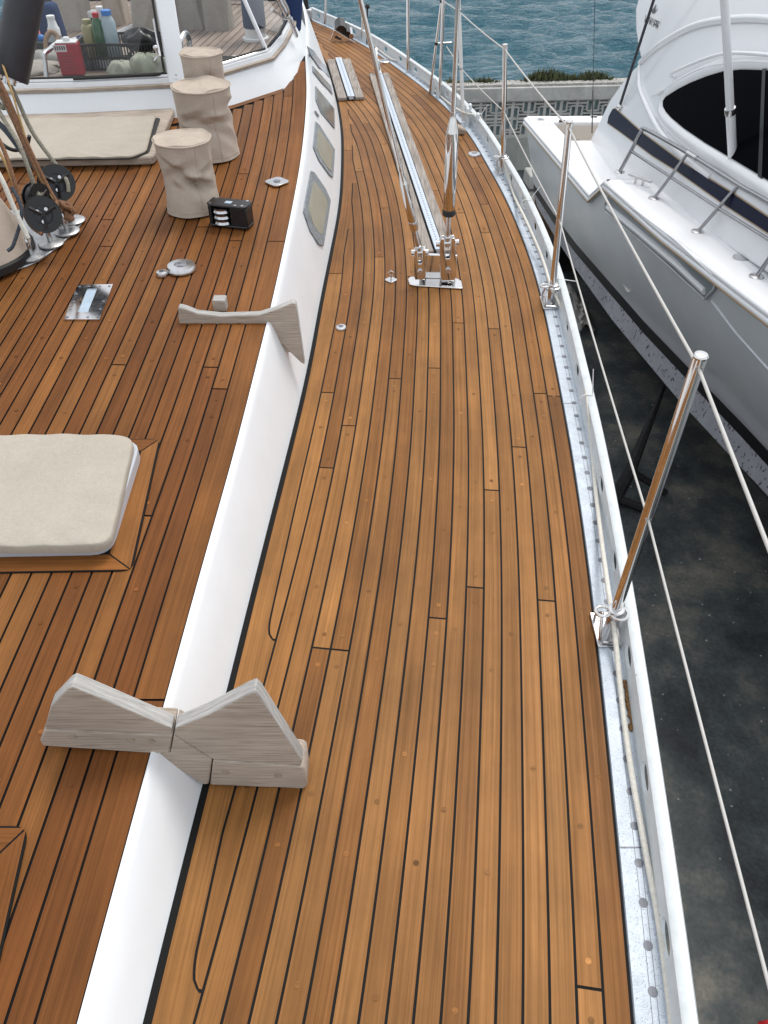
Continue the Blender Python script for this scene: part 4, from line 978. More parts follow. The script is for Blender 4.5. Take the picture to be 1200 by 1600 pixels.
tag(mb.build('bail', M['satin'], None, c), 'small bent steel bail at the left edge of the mast plate', 'deck eye')
def block(px, py, Y, r, ax, label, foot):
    c = PY(px, py, Y); t = thing('halyard_block', c, label, 'pulley block', 'black halyard blocks'); ax = Vector(ax).normalized(); q = ax.to_track_quat('Z', 'Y').to_matrix()
    for s_ in (-1, 1):
        mb = MB(); o = ax*s_*.013
        rows = []
        for rr in (r, r*.52):
            rows.append([c+o+q @ Vector((rr*math.cos(2*math.pi*k/36), rr*math.sin(2*math.pi*k/36), 0)) for k in range(36)])
        rows2 = [[p+ax*s_*.005 for p in rw] for rw in rows]
        mb.grid([rows[0], rows2[0], rows2[1], rows[1]], close=True)
        for k in range(3):
            a = k*2*math.pi/3+.4; mb.tube([c+o+ax*s_*.003+q @ Vector((r*.1*math.cos(a), r*.1*math.sin(a), 0)), c+o+ax*s_*.003+q @ Vector((r*.8*math.cos(a), r*.8*math.sin(a), 0))], r*.12, 6)
        mb.tube([lerp(c+o, foot, .55)+ax*s_*.001, lerp(c+o, foot, .98)], r*.26, 8)
        mb.build('cheek', M['black'], t)
    mb = MB(); mb.lathe(c, [(r*.8, -.010), (r*.88, -.009), (r*.74, 0), (r*.88, .009), (r*.8, .010)], 30, ax); mb.build('sheave', M['charcoal'], t)
    for a in (.9, 2.4, 4.4): mb = MB(); mb.lathe(c+ax*.018+q @ Vector((r*.36*math.cos(a), r*.36*math.sin(a), 0)), [(.006, 0), (.006, .003)], 10, ax); mb.build('bolt', M['satin'], t)
    f2 = lerp(c, foot, .93)
    for dx in (0, .016): mb = MB(); mb.lathe(f2+ax*.014+Vector((dx, 0, dx*.12)), [(.007, 0), (.007, .008)], 10, ax); mb.build('bolt', M['satin'], t)
    mb = MB(); mb.tube([f2, foot+Vector((0, 0, -.01))], .009, 10); mb.build('shackle', M['satin'], t)
    return c
b1 = block(67, 335, 2.60, .060, (.45, -.85, .25), 'front black halyard block with an open face, standing on its padeye', e2)
b2 = block(88, 286, 2.86, .064, (.5, -.8, .3), 'rear black halyard block behind the brown rope knot', PR(108, 340, .03))
b3 = block(58, 310, 2.74, .052, (.9, -.4, .1), 'middle black halyard block partly hidden by the ropes', PR(92, 352, .03))
def rope(pts, r, m_, label, k=8): mb = MB(); mb.tube(smooth_pts(pts, k), r, 9); return tag(mb.build('halyard', M[m_]), label, 'rope', 'halyards at the mast')
rope([PY(-40, 60, 2.95), PY(6, 140, 2.9), PY(45, 230, 2.83), PY(82, 305, 2.78), PY(103, 330, 2.76)], .0075, 'rope_b', 'thick brown halyard ending in the knot')
rope([PY(-40, 55, 3.05), PY(15, 132, 3.0), PY(50, 205, 2.95), PY(88, 258, 2.9), PY(104, 282, 2.86), PY(107, 300, 2.84)], .0075, 'rope_g', 'grey green halyard farthest right, to the rear block')
rope([PY(-30, 120, 2.9), PY(5, 185, 2.86), PY(28, 222, 2.8), PY(44, 262, 2.76), PY(58, 300, 2.74), PY(70, 312, 2.72)], .0075, 'rope_g', 'grey green halyard in the middle, to the hidden block')
rope([PY(-30, 170, 2.7), PY(2, 225, 2.67), PY(20, 275, 2.63), PY(35, 325, 2.60), PY(48, 352, 2.58), PY(66, 366, 2.56)], .0072, 'rope_b', 'brown halyard nearest the mast, looping under the front block')
rope([PY(-20, 175, 2.95), PY(10, 205, 2.9), PY(35, 238, 2.88), PY(60, 268, 2.84)], .010, 'rope_d', 'dark flecked halyard crossing behind the brown ropes')
rope([PY(-2, 85, 3.0), PY(16, 135, 2.9), PY(40, 215, 2.84), PY(62, 275, 2.8), PY(84, 312, 2.77)], .0035, 'rope_y', 'thin tan cord beside the thick brown halyard')
rope([PY(-12, 255, 2.52), PY(5, 285, 2.5), PY(24, 330, 2.48), PY(44, 372, 2.46)], .008, 'rope_w', 'whitish flat strap running down to the nearest padeye')
rope([PY(-10, 150, 3.0), PY(4, 168, 2.98), PY(8, 160, 2.96), PY(2, 140, 2.95), PY(-12, 130, 2.95)], .009, 'rope_g', 'coil of grey green rope at the left edge below the padded tube')
rope([PY(-40, 75, 2.98), PY(4, 150, 2.93), PY(38, 228, 2.86), PY(74, 300, 2.80), PY(96, 326, 2.77)], .006, 'rope_b', 'thinner brown halyard running beside the thick one')
rope([PY(-35, 95, 3.02), PY(0, 150, 2.98), PY(26, 200, 2.93), PY(56, 262, 2.88), PY(76, 290, 2.86)], .0055, 'rope_g', 'thin grey green halyard between the two brown ones')
rope([PY(-25, 200, 2.72), PY(6, 250, 2.68), PY(26, 300, 2.64), PY(42, 340, 2.61)], .005, 'rope_y', 'thin tan halyard close to the mast boot')
kc = PY(100, 328, 2.76); pts = []
for i in range(40):
    a = i*.62; pts.append(kc+Vector((.020*math.cos(a)+.006*math.sin(2.3*a), .018*math.sin(a*1.3), .030*math.sin(a*.55)-.004)))
mb = MB(); mb.tube(smooth_pts(pts, 3), .0085, 8); mb.tube(smooth_pts([kc, kc+Vector((.02, -.01, -.03)), e3]), .008, 8); tag(mb.build('rope_knot', M['rope_b'], None, kc), 'bulky brown rope knot above the padeyes', 'rope knot')
rope([PY(12, 392, 2.46), PY(22, 380, 2.47), PY(34, 330, 2.5), PY(18, 292, 2.52)], .006, 'rope_d', 'black strap beside the whitish strap at the mast')
c = PY(22, 205, 3.05); mb = MB(); mb.tube(smooth_pts([PY(-10, 215, 3.0), PY(14, 232, 2.98), PY(30, 234, 3.0), PY(42, 226, 3.02), PY(46, 212, 3.02)]), .007, 8)
tag(mb.build('black_hook', M['black'], None, c), 'black bent hook among the halyards', 'hook')
# black padded tube coming down at the top left corner
a, b_ = PY(16, 122, 3.0), PY(44, -30, 3.12); ax = (b_-a).normalized()
t = thing('padded_tube', a, 'thick black padded tube hanging into the top left corner', 'boom tube')
mb = MB(); mb.lathe(a, [(.052, .008), (.056, 0), (.060, .006), (.060, .9)], 28, ax, cap=False); mb.build('padding', M['charcoal'], t)
mb = MB(); mb.tube([a-ax*.02, a+ax*.8], .022, 14); mb.build('inner_pole', M['satin'], t)
mb = MB(); mb.lathe(a, [(.050, .012), (.001, .03)], 24, ax); mb.build('dark_lining', M['rubber'], t)

# ------------------------------------------------------------------ things on the shelf behind the windscreen
SZ_ = .517
def on_shelf(px, Y): d = ray(px, 0); k = PY(px, 100, Y); return Vector((k.x, Y, SZ_))
def at_shelf(px, py): return P(px, py, SZ_)
c = at_shelf(113, 119); t = thing('tin_can', c, 'red rectangular tin can with a pale label, just behind the windscreen', 'tin can')
q = Matrix.Rotation(math.radians(8), 3, 'Z')
mb = MB(); mb.box(c+Vector((0, .035, .067)), (.104, .07, .134), q); body = mb.build('can_body', M['red'], t, bevel=.008, segs=3)
mb = MB(); mb.box(c+Vector((0, .035, .1355)), (.096, .062, .004), q); mb.lathe(c+Vector((-.0, .04, .137)), [(.016, 0), (.016, .012), (.012, .016)], 16); mb.build('lid', M['whitepl'], t, bevel=.001)
mb = MB(); mb.box(c+q @ Vector((-.024, -.0012, 0))+Vector((0, 0, .115)), (.058, .0012, .028), q); lb = mb.build('label', M['paper'], body)
mb = MB()
for i in range(5): mb.box(c+q @ Vector((-.044+i*.010, -.0024, 0))+Vector((0, 0, .117)), (.006, .001, .016), q)
for i in range(6): mb.box(c+q @ Vector((-.01, -.0014, 0))+Vector((0, 0, .088-i*.012)), (.07, .0006, .0015), q)
mb.build('printing', M['ink'], lb)
def bottle(px, py, Y, r, h, m_, mcap, label, rc=.014, shoulder=.72, nm='bottle'):
    c = PY(px, py, Y); c.z = max(c.z, SZ_) if c.z < 1 else c.z; t = thing(nm, c, label, 'bottle', None)
    mb = MB(); mb.lathe(c, [(r*.9, 0), (r, .006), (r, h*shoulder), (r*.8, h*(shoulder+.08)), (rc, h*.92), (rc, h*.94)], 22); mb.build('flask', M[m_], t)
    mb = MB(); mb.lathe(c+Vector((0, 0, h*.93)), [(rc*1.15, 0), (rc*1.15, h*.10), (rc*.9, h*.11)], 18); mb.build('cap', M[mcap], t)
bottle(89, 66, 4.55, .030, .115, 'whitepl', 'whitepl', 'white plastic bottle with a white cap, above the red can', .018, .55)
bottle(164, 92, 4.19, .030, .185, 'green', 'redcap', 'dark green bottle with a red cap, in the black basket', .013, .75)
bottle(181, 92, 4.19, .033, .195, 'clearpl', 'bluecap', 'clear bottle with a bright blue cap, in the black basket', .020, .78)
bottle(171, 86, 4.24, .026, .195, 'whitepl', 'whitepl', 'white bottle between the green and the clear bottle', .014, .7)
bottle(148, 88, 4.22, .034, .150, 'olive', 'olive', 'straw coloured bottle left of the green bottle', .018, .8)
# black plastic crate, walls of bars
c = at_shelf(185, 109); t = thing('plastic_crate', c, 'black slatted plastic crate holding the bottles', 'crate')
mb = MB(); W_, D_, H_ = .38, .24, .105; cc = c+Vector((0, D_/2, 0)); cq = Matrix.Rotation(math.radians(4), 3, 'Z')
def L3(x, y, z): return cc+cq @ Vector((x, y, z))
for y in (-D_/2, D_/2):
    for z in (.004, .05, H_): mb.box(L3(0, y, z), (W_, .006, .010), cq)
    for i in range(29): mb.box(L3(-W_/2+W_*i/28, y, H_/2), (.005, .005, H_), cq)
for x in (-W_/2, W_/2):
    for z in (.004, .05, H_): mb.box(L3(x, 0, z), (.006, D_, .010), cq)
    for i in range(15): mb.box(L3(x, -D_/2+D_*i/14, H_/2), (.005, .005, H_), cq)
mb.box(L3(0, 0, .003), (W_, D_, .004), cq); mb.build('slatted_wall', M['black'], t)
for px, py, sx, sy, sz, m_, lb, cat, nm in (
    (188, 119, .062, .05, .052, 'sage', 'small lump of pale sage cloth beside the red can', 'cloth', 'cloth_bundle'),
    (228, 119, .095, .06, .078, 'sage', 'large folded pale sage cloth in the corner of the open pane', 'cloth', 'cloth_bundle'),
    (70, 103, .075, .055, .055, 'tarp', 'crumpled white plastic bag left of the red can', 'bag', 'crumpled_bag'),
    (30, 118, .17, .10, .032, 'canvasgrey', 'flat brown folded cloth at the left of the shelf', 'cloth', 'folded_cloth'),
    (133, 90, .055, .05, .085, 'slate', 'dark blue rag bundle between the can and the crate', 'cloth', 'rag_bundle')):
    c = at_shelf(px, py); rg = np.random.default_rng(int(px*7)); rows = []; ph = rg.uniform(0, 6, 6)
    for i in range(16):
        a = math.pi/2*i/15; row = []
        for j in range(40):
            b_ = 2*math.pi*j/40; k = 1+.12*math.sin(3*b_+ph[0]+2*a)+.07*math.sin(7*b_+ph[1]-3*a)+.05*math.sin(11*b_+ph[2]+5*a)
            row.append(c+Vector((sx*max(math.cos(a), .01)**.55*math.cos(b_)*k, sy+sy*max(math.cos(a), .01)**.55*math.sin(b_)*k, sz*math.sin(a)*(1+.10*math.sin(4*b_+ph[3])*math.cos(a)+.06*math.sin(9*b_*.7+ph[4])))))
        rows.append(row)
    mb = MB(); mb.grid(rows, close=True); tag(mb.build(nm, M[m_], None, c, sharp=70), lb, cat)
# black bag draped on the crate corner
c = PY(222, 62, 4.22); rows = []
for i in range(12):
    a = -math.pi/2+math.pi*i/11; rows.append([c+Vector((.085*max(math.cos(a), .02)*math.cos(2*math.pi*j/28)*(1+.2*math.sin(5*2*math.pi*j/28+i)), .05*max(math.cos(a), .02)*math.sin(2*math.pi*j/28), .040*math.sin(a)+.012*math.sin(3*2*math.pi*j/28))) for j in range(28)])
mb = MB(); mb.grid(rows, close=True); mb.tube(smooth_pts([c+Vector((-.02, -.03, -.02)), c+Vector((-.06, -.05, -.05)), c+Vector((-.09, -.05, -.08))]), .006, 8)
tag(mb.build('black_bag', M['black'], None, c, sharp=70), 'slumped black bag on the right end of the crate', 'bag')
# cardboard box, dark bin, brush, brown jug
c = at_shelf(40, 98); mb = MB(); mb.prism([c+Vector((x, .0, z)) for x, z in ((-.07, 0), (.05, 0), (.04, .10), (.01, .16), (-.02, .17), (-.07, .16))], (0, .12, 0)); tag(mb.build('cardboard_box', M['card'], None, c, bevel=.002), 'brown cardboard box at the far left behind the glass', 'box')
c = at_shelf(66, 92); t = thing('storage_bin', c, 'dark grey plastic bin between the cardboard box and the red can', 'bin')
mb = MB(); mb.prism([c+Vector((x, y, 0)) for x, y in ((-.05, 0), (.06, 0), (.06, .12), (-.05, .12))], (0, 0, .07), taper=1.12); mb.build('tub', M['bin'], t, bevel=.006)
mb = MB(); mb.box(c+Vector((.005, .06, .071)), (.14, .15, .008)); mb.build('rim', M['bin'], t, bevel=.003)
a, b_ = PY(57, 35, 4.45), PY(64, 60, 4.36); t = thing('scrub_brush', b_, 'red handled brush with a blue head, leaning in front of the navy cover', 'brush')
mb = MB(); mb.tube([b_, a], .004, 8); mb.build('handle', M['redcap'], t); mb = MB(); mb.ball(b_, (.022, .016, .018), 12); mb.build('head', M['bluecap'], t)
c = at_shelf(77, 88); c.z = SZ_; mb = MB(); mb.tube(smooth_pts([PY(72, 78, 4.3), PY(72, 60, 4.32), PY(80, 50, 4.34), PY(90, 58, 4.34), PY(88, 76, 4.3)]), .012, 10); tag(mb.build('brown_hoop', M['card'], None, c), 'reddish brown bent hoop behind the crumpled bag', 'hoop')
# cockpit rails of bent tube
def bent(pts, r, label, m_='satin'): mb = MB(); mb.tube(smooth_pts(pts, 6), r, 12); return tag(mb.build('grab_rail', M[m_]), label, 'grab rail', 'bent grab rails in the cockpit')
bent([at_shelf(73, 124), PY(70, 95, 3.99), PY(69, 85, 4.0), PY(77, 78, 4.05), PY(90, 68, 4.15), PY(120, 62, 4.2)], .011, 'bent steel grab rail crossing in front of the red can')
bent([PY(284, 112, 3.98), PY(282, 70, 3.98), PY(284, 60, 4.0), PY(290, 52, 4.06), PY(295, 60, 4.12), PY(297, 85, 4.12)], .012, 'bent steel grab rail left of the farthest winch cover')
# bulky covers standing in the cockpit and on the aft deck
def cover(px0, px1, pyb, Y, h, depth, m_, label, nm='cockpit_cover', seed=1, taper=.8, cat='cover', zf=.4):
    a, b_ = P(px0, pyb, zf+.002), P(px1, pyb, zf+.002); c = (a+b_)/2+Vector((0, depth, 0)); w = (b_-a).length/2; rg = np.random.default_rng(seed); ph = rg.uniform(0, 6, 6); rows = []
    n, mrow = 56, 22
    for i in range(mrow+1):
        v = i/mrow; row = []
        for j in range(n):
            t_ = 2*math.pi*j/n; e = .45; cx_, sy_ = math.copysign(abs(math.cos(t_))**e, math.cos(t_)), math.copysign(abs(math.sin(t_))**e, math.sin(t_))
            k = (1-(1-taper)*v)*(1+.03*math.sin(9*t_+ph[0]+5*v)+.025*math.sin(5*t_+ph[1]-6*v)+.02*math.sin(14*t_+ph[2]+3*v)); 
            row.append(c+Vector((w*cx_*k, depth*sy_*k, h*v)))
        rows.append(row)
    top = rows[-1]; cc = sum(top, Vector())/n
    for k in (.9, .6, .3, .02): rows.append([cc+(p-cc)*k+Vector((0, 0, .01)) for p in top])
    mb = MB(); mb.grid(rows, close=True); return tag(mb.build(nm, M[m_], None, c, sharp=75), label, cat)
cover(88, 138, 48, 4.95, .45, .10, 'canvasgrey', 'tall grey beige canvas cover behind the white bottle', seed=4)
cover(163, 196, 40, 5.2, .45, .10, 'canvas', 'narrow tan canvas cover behind the blue capped bottle', seed=5)
cover(205, 262, 55, 4.95, .34, .16, 'canvasgrey', 'low wrinkled grey cover behind the black bag', seed=6, taper=.75)
cover(272, 322, 47, 5.3, .32, .14, 'canvasgrey', 'wide pale grey seat cover behind the far winch cover', seed=7, taper=.85)
cover(318, 361, 49, 5.25, .42, .09, 'canvasgrey', 'upright grey beige pedestal cover on the aft deck', seed=8, taper=.86)
c = PY(72, 70, 4.75); c.z = .5
mb = MB(); mb.prism([PY(x, y, 4.75) for x, y in ((44, 72), (103, 72), (92, 38), (82, 8), (74, 6), (48, 10))], (0, .09, 0)); tag(mb.build('folded_cover', M['navy'], None, c, bevel=.02, segs=3), 'navy canvas cover standing behind the cardboard box', 'cover')
c = PY(400, 62, 5.3); c.z = .402; t = thing('covered_vent', c, 'slate blue canvas cover on a round white base, seen through the side pane', 'deck vent')
mb = MB(); mb.lathe(c, [(.078, 0), (.078, .012), (.064, .018), (.062, .07)], 28); mb.build('white_base', M['whitepl'], t)
mb = MB(); mb.lathe(c, [(.066, .066), (.068, .08), (.066, .2), (.063, .42), (.05, .45)], 28); mb.build('canvas_sleeve', M['slate'], t)
c = PY(456, 52, 4.9); mb = MB(); mb.lathe(c, [(.030, 0), (.05, .02), (.056, .1), (.062, .6)], 24, (.08, .1, 1)); tag(mb.build('rolled_canvas', M['navy'], None, c), 'bright navy rolled canvas hanging beside the windscreen end', 'canvas roll')
# flush hatch on the aft deck
q = [P(x, y, .404) for x, y in ((362, 90), (417, 88), (411, 98), (358, 98))]; c = sum(q, Vector())/4; t = thing('aft_hatch', c, 'small white framed flush hatch with a grey pane on the aft deck', 'hatch')
mb = MB(); mb.prism(rounded(q, .03), (0, 0, .012)); mb.build('frame', M['whitepl'], t, bevel=.003)
mb = MB(); mb.prism(rounded([lerp(c+Vector((.012, 0, 0)), v, .74) for v in q], .015), (0, 0, .016)); mb.build('pane', M['pane_d'], t)
mb = MB(); mb.lathe(c+Vector((-.03, .01, .017)), [(.010, 0), (.010, .003)], 12); mb.build('latch', M['black'], t)
# louvre box at the back of the cockpit
c = PY(150, 36, 5.6); t = thing('louvre_box', c, 'small white box with a dark opening at the back of the cockpit', 'vent box')
mb = MB(); mb.box(c+Vector((0, .04, .03)), (.13, .08, .06)); mb.build('box_body', M['whitepl'], t, bevel=.006); mb = MB(); mb.box(c+Vector((0, -.0015, .012)), (.12, .003, .030)); mb.build('dark_opening', M['black'], t)
c = PY(375, 12, 6.3); mb = MB(); mb.box(c+Vector((0, .05, -.02)), (.3, .05, .05)); mb.box(c+Vector((0, .05, .05)), (.3, .05, .03)); tag(mb.build('slatted_bench', M['whitepl'], None, c, bevel=.01), 'white slatted bench at the stern behind the blue sleeve', 'bench')

# ------------------------------------------------------------------ fairlead with black roller at the far rail, wire reel at the stern
q0 = [P(x, y, .004) for x, y in ((516, 66), (570, 73), (549, 57), (521, 50))]; c = sum(q0, Vector())/4
t = thing('roller_fairlead', c, 'polished steel fairlead with a black roller against the far rail', 'fairlead')
Yf = P(530, 66, 0).y
mb = MB(); f = [PY(x, y, Yf) for x, y in ((515, 66), (521, 48), (524, 47), (546, 61), (566, 72))]; mb.prism(f, (0, .012, 0)); ck = mb.build('cheek_plate', M['steel'], t, bevel=.002)
f = [PY(x, y, Yf-.0015) for x, y in ((523, 57), (526, 55.5), (529, 58), (534, 60.5), (534, 62.5), (530, 62.5), (526, 60.5), (523, 60))]; mb = MB(); mb.prism(f, (0, .001, 0)); mb.build('keyhole', M['black'], ck)
mb = MB(); f = [PY(x, y, Yf+.14) for x, y in ((518, 56), (524, 40), (527, 39), (549, 53), (566, 64))]; mb.prism(f, (0, .012, 0)); mb.build('rear_cheek', M['steel'], t, bevel=.002)
a = PY(540, 52, Yf+.01); b_ = PY(536, 37, Yf+.13); mb = MB(); mb.tube([PY(533, 49, Yf+.012), PY(531, 36, Yf+.13)], .045, 20); mb.tube([PY(543, 55, Yf+.012), PY(541, 42, Yf+.13)], .03, 16); mb.build('roller', M['black'], t)
mb = MB(); mb.tube([PY(549, 57, Yf+.0), PY(547, 46, Yf+.13)], .02, 12); mb.build('pin', M['satin'], t)
c = P(481, 30, .01); t = thing('stern_post', c, 'dark fitting with a slanting black strut at the far end of the rail', 'rail fitting')
mb = MB(); mb.box(c+Vector((0, 0, .04)), (.08, .08, .08)); mb.build('foot', M['cast'], t, bevel=.01); mb = MB(); mb.tube([c+Vector((0, 0, .06)), PY(476, -10, c.y)], .02, 10); mb.build('strut', M['black'], t)
c = P(573, 44, .05); c = PY(573, 46, P(573, 70, 0).y); mb = MB(); mb.tube([c+Vector((0, 0, -.10)), PY(574, 10, c.y)], .006, 8); mb.ball(PY(574, 10, c.y), .02, 10); tag(mb.build('rod_antenna', M['black'], None, c), 'short thin black rod with a knob against the sea, beside the slanting shroud', 'antenna')
# aluminium posts of the gate and a wood cleat by the gate
c = P(722, 203, .0); t = thing('wood_cleat', c, 'weathered wood cleat pad beside the rail behind the upright rod', 'cleat')
mb = MB(); mb.prism([P(x, y, .002) for x, y in ((706, 211), (727, 211), (722, 203), (708, 200))], (0, 0, .03)); mb.build('pad', M['greyteak'], t, bevel=.008); mb = MB(); mb.tube(smooth_pts([P(708, 196, .05), P(716, 201, .06), P(726, 204, .045)]), [.012]*13, 10); mb.build('horn', M['greyteak'], t)
for i, (px, py) in enumerate(((745, 205), (733, 190), (684, 152), (676, 146), (729, 196))):
    c = P(px, py, .0); mb = MB(); mb.prism([c+Vector((x, y, 0)) for x, y in ((-.012, -.03), (.012, -.03), (.012, .03), (-.012, .03))], (0, 0, .10), taper=.7)
    tag(mb.build('gate_bracket', M['alurail'], None, c, bevel=.004), ['aluminium bracket at the near end of the gate, where the rope bends', 'aluminium bracket under the pale gate stanchion', 'aluminium bracket under the braced gate stanchion', 'aluminium bracket at the foot of the leaning brace', 'aluminium bracket between the gate post and the rope bend'][i], 'bracket', 'rail brackets at the gate')

# ================================================================== BESIDE THE YACHT: quay wall, motor yacht, clutter
WY = 12.6
def wall_pt(px, py): return PY(px, py, WY)
wrot = Matrix.Rotation(math.radians(4.5), 3, 'Z')
wall = thing('quay_wall', (2.2, WY, GZ), 'pale concrete quay wall with two rows of patterned openwork blocks', 'wall')
o = Vector((2.2, WY, 0))
def W(x, y, z): return o+wrot @ Vector((x, y, 0))+Vector((0, 0, z))
mb = MB(); mb.box(W(0, .12, (GZ-.3-2.42)/2), (30, .28, GZ*-1-.3+.78 if False else .98), wrot)
wx0, wx1 = -14, 14
mb = MB(); zc0, zc1 = -2.40, -1.905
mb.box(W(0, .10, (GZ-1.2+zc0)/2), (28, .34, zc0-GZ+1.2), wrot); mb.build('plinth', M['concrete2'], wall, bevel=.012)
mb = MB(); mb.box(W(0, .05, zc1+.095), (28, .22, .19), wrot); mb.build('coping', M['concrete'], wall, bevel=.012)
mb = MB(); mb.box(W(0, .075, zc1+.205), (28, .17, .03), wrot); mb.build('rough_topping', M['rough'], wall)
# openwork blocks: frame, four pinwheel bars, centre ring
bs = (zc1-zc0)/2; mb = MB(); dep = .045
for r_ in range(2):
    z0 = zc0+r_*bs
    for i in range(int(-3.6/bs), int(4.2/bs)):
        x0 = i*bs; dep = .045
        def bar(xa, xb, za, zb_): mb.box(W(x0+(xa+xb)/2*bs, 0, z0+(za+zb_)/2*bs), ((xb-xa)*bs, dep, (zb_-za)*bs), wrot)
        k = .085
        bar(0, 1, 0, k*.8); bar(0, 1, 1-k*.8, 1); bar(0, k, k*.8, 1-k*.8); bar(1-k, 1, k*.8, 1-k*.8)
        a = .36; w = .10
        if (i+r_) % 2 == 0: bar(a-w/2, a+w/2, .08, .66); bar(k, a-w/2, .60-.0, .70); bar(1-a-w/2, 1-a+w/2, .36, .92); bar(1-a+w/2, 1-k, .30, .40); bar(a+w/2, 1-k, .16+.02, .26); bar(k, 1-a-w/2, .76, .86)
        else: bar(a-w/2, a+w/2, .34, .92); bar(k, a-w/2, .30, .40); bar(1-a-w/2, 1-a+w/2, .08, .66); bar(1-a+w/2, 1-k, .60, .70); bar(k, 1-a-w/2, .16, .26); bar(a+w/2, 1-k, .76, .86)
        mb.ring(W(x0+.5*bs, 0, z0+.5*bs), .10*bs, .035*bs, wrot @ Vector((0, 1, 0)), 14, 6)
mb.build('openwork_blocks', M['concrete'], wall)
mb = MB(); mb.box(W(0, .036, (zc0+zc1)/2), (8.6, .012, zc1-zc0-.004), wrot); mb.build('backing_panel', mat('blue_grey_panel', (.24, .34, .37), .3, var=.35, vscale=7), wall)
mb = MB(); mb.box(W(9.0, 0, (zc0+zc1)/2), (10, .1, zc1-zc0-.002), wrot); mb.box(W(-8.8, 0, (zc0+zc1)/2), (10.4, .1, zc1-zc0-.002), wrot); mb.build('plain_stretch', M['concrete'], wall)
# plants along the back of the wall
mb = MB(); rg = np.random.default_rng(5)
for i in range(11000):
    x = rg.uniform(-1.2, 6); y = .15+abs(rg.normal(0, .10)); h = rg.uniform(.03, .15)*(1+.5*math.sin(3*x)+.4*math.sin(7.3*x)); b_ = W(x, y, zc1+.17-(y-.15)*.5)
    d = Vector((rg.normal(0, .05), rg.normal(0, .05), max(h, .02))); s_ = Vector((rg.normal(), rg.normal(), 0)).normalized()*rg.uniform(.006, .016)
    mb.poly([b_-s_, b_+s_, b_+d*.6+s_*1.2, b_+d, b_+d*.6-s_*1.2])
tag(mb.build('wall_plants', M['leaf'], None, W(0, .3, zc1), flat=True), 'low scrubby plants along the seaward edge of the quay wall', 'plants', kind='stuff')
mb = MB(); mb.box(W(0, .45, zc1-.55), (28, .6, 1.3), wrot); tag(mb.build('rock_bank', M['rough'], None, W(0, .7, GZ), bevel=.05), kind='structure')
# pebbled edge of the coping: a row of small stones
mb = MB()
for i in range(420):
    x = rg.uniform(-1.2, 5.6); mb.ball(W(x, rg.uniform(-.0, .13), zc1+.218), (rg.uniform(.012, .026), rg.uniform(.012, .022), .012), 6)
tag(mb.build('loose_pebbles', M['concrete'], None, W(0, .1, zc1+.2)), 'row of pale pebbles along the top of the quay wall', 'pebbles', kind='stuff')

# ------------------------------------------------------------------ motor yacht
my = thing('motor_yacht', (3.5, 5, GZ), 'white motor yacht with dark tinted cabin glass and a navy stripe, alongside on the right', 'yacht')
GYs = [9.25, 8.4, 7.6, 6.81, 6.53, 5.2, 3.79, 2.4, 1.0, -.4, -1.6]
def interp(tab): ys_, xs_ = zip(*sorted(tab)); return lambda y: float(np.interp(y, ys_, xs_))
gX = interp([(9.25, 1.60), (6.81, 1.85), (6.53, 1.87), (5.2, 1.96), (3.79, 2.13), (2.4, 2.36), (1.0, 2.72), (-.4, 3.15), (-1.6, 3.48)])
gZ = interp([(9.25, -1.22), (6.82, -1.15), (6.53, -.92), (3.79, -.62), (1, -.3), (-1.6, 0)])
sX = interp([(9.25, 1.78), (7.92, 1.92), (5.92, 2.31), (4.21, 2.73), (2.4, 3.1), (1, 3.3), (-.4, 3.42), (-1.6, 3.5)])
bX = interp([(9.25, 1.86), (7.96, 1.97), (6.44, 2.19), (4.98, 2.49), (4.03, 2.76), (2, 3.2), (-1.6, 3.5)])
s1X = interp([(9.25, 1.80), (7.92, 1.935), (5.92, 2.32), (4.21, 2.74), (2.4, 3.11), (1, 3.31), (-1.6, 3.5)])
SZ1, SZ2, BZ = -1.90, -2.005, -2.17
HC = 3.5
hys = [9.25, 9.0, 8.4, 7.6, 7.2, 6.81, 6.53, 6.0, 5.2, 4.5, 3.79, 3.0, 2.4, 1.7, 1.0, .3, -.4, -1.0, -1.6]
def hull_row(y, mir=False):
    g, s_ = gX(y), sX(y); f = lambda x: 2*HC-x if mir else x
    out = []
    for k in range(9):
        u = k/8; out.append((f(lerp(g, s_, u)-.04*math.sin(math.pi*u)*(y < 8.5)), y, lerp(gZ(y), SZ1, u)))
    return out
mb = MB(); mb.grid([hull_row(y) for y in hys]); mb.grid([hull_row(y, True) for y in hys])
a, b_ = hull_row(9.25), hull_row(9.25, True); mb.grid([a, [(HC, 9.33, p[2]) for p in a], b_])
hull = mb.build('hull_side', M['gelgrey'], my, sharp=50)
def band(fx0, z0, fx1, z1, nm, m_, off=0.0):
    mb = MB()
    for mir in (False, True):
        f = (lambda x: 2*HC-x-off) if not mir else (lambda x: x+off)
        mb.grid([[(2*HC-f(fx0(y)), y, z0), (2*HC-f(fx1(y)), y, z1)] for y in hys])
    mb.poly([(fx0(9.25), 9.251, z0), (2*HC-fx0(9.25), 9.251, z0), (2*HC-fx1(9.25), 9.251, z1), (fx1(9.25), 9.251, z1)])
    return mb.build(nm, m_, my, sharp=50)
band(sX, SZ1, s1X, SZ2, 'boot_stripe', M['bluish']); band(s1X, SZ2, bX, BZ, 'worn_band', M['antifoul'])
mb = MB()
for sg in (1, -1):
    mb.grid([[(HC-sg*(HC-bX(y)), y, BZ), (HC-sg*(HC-bX(y))*.55, y, BZ-.35), (HC-sg*.02, y, BZ-.5), (HC-sg*.02, y, BZ-.6)] for y in hys])
mb.build('bottom', M['underhull'], my)
mb = MB(); yst = list(np.linspace(9.25, 6.83, 12)); yfw = list(np.linspace(6.53, -1.55, 30))
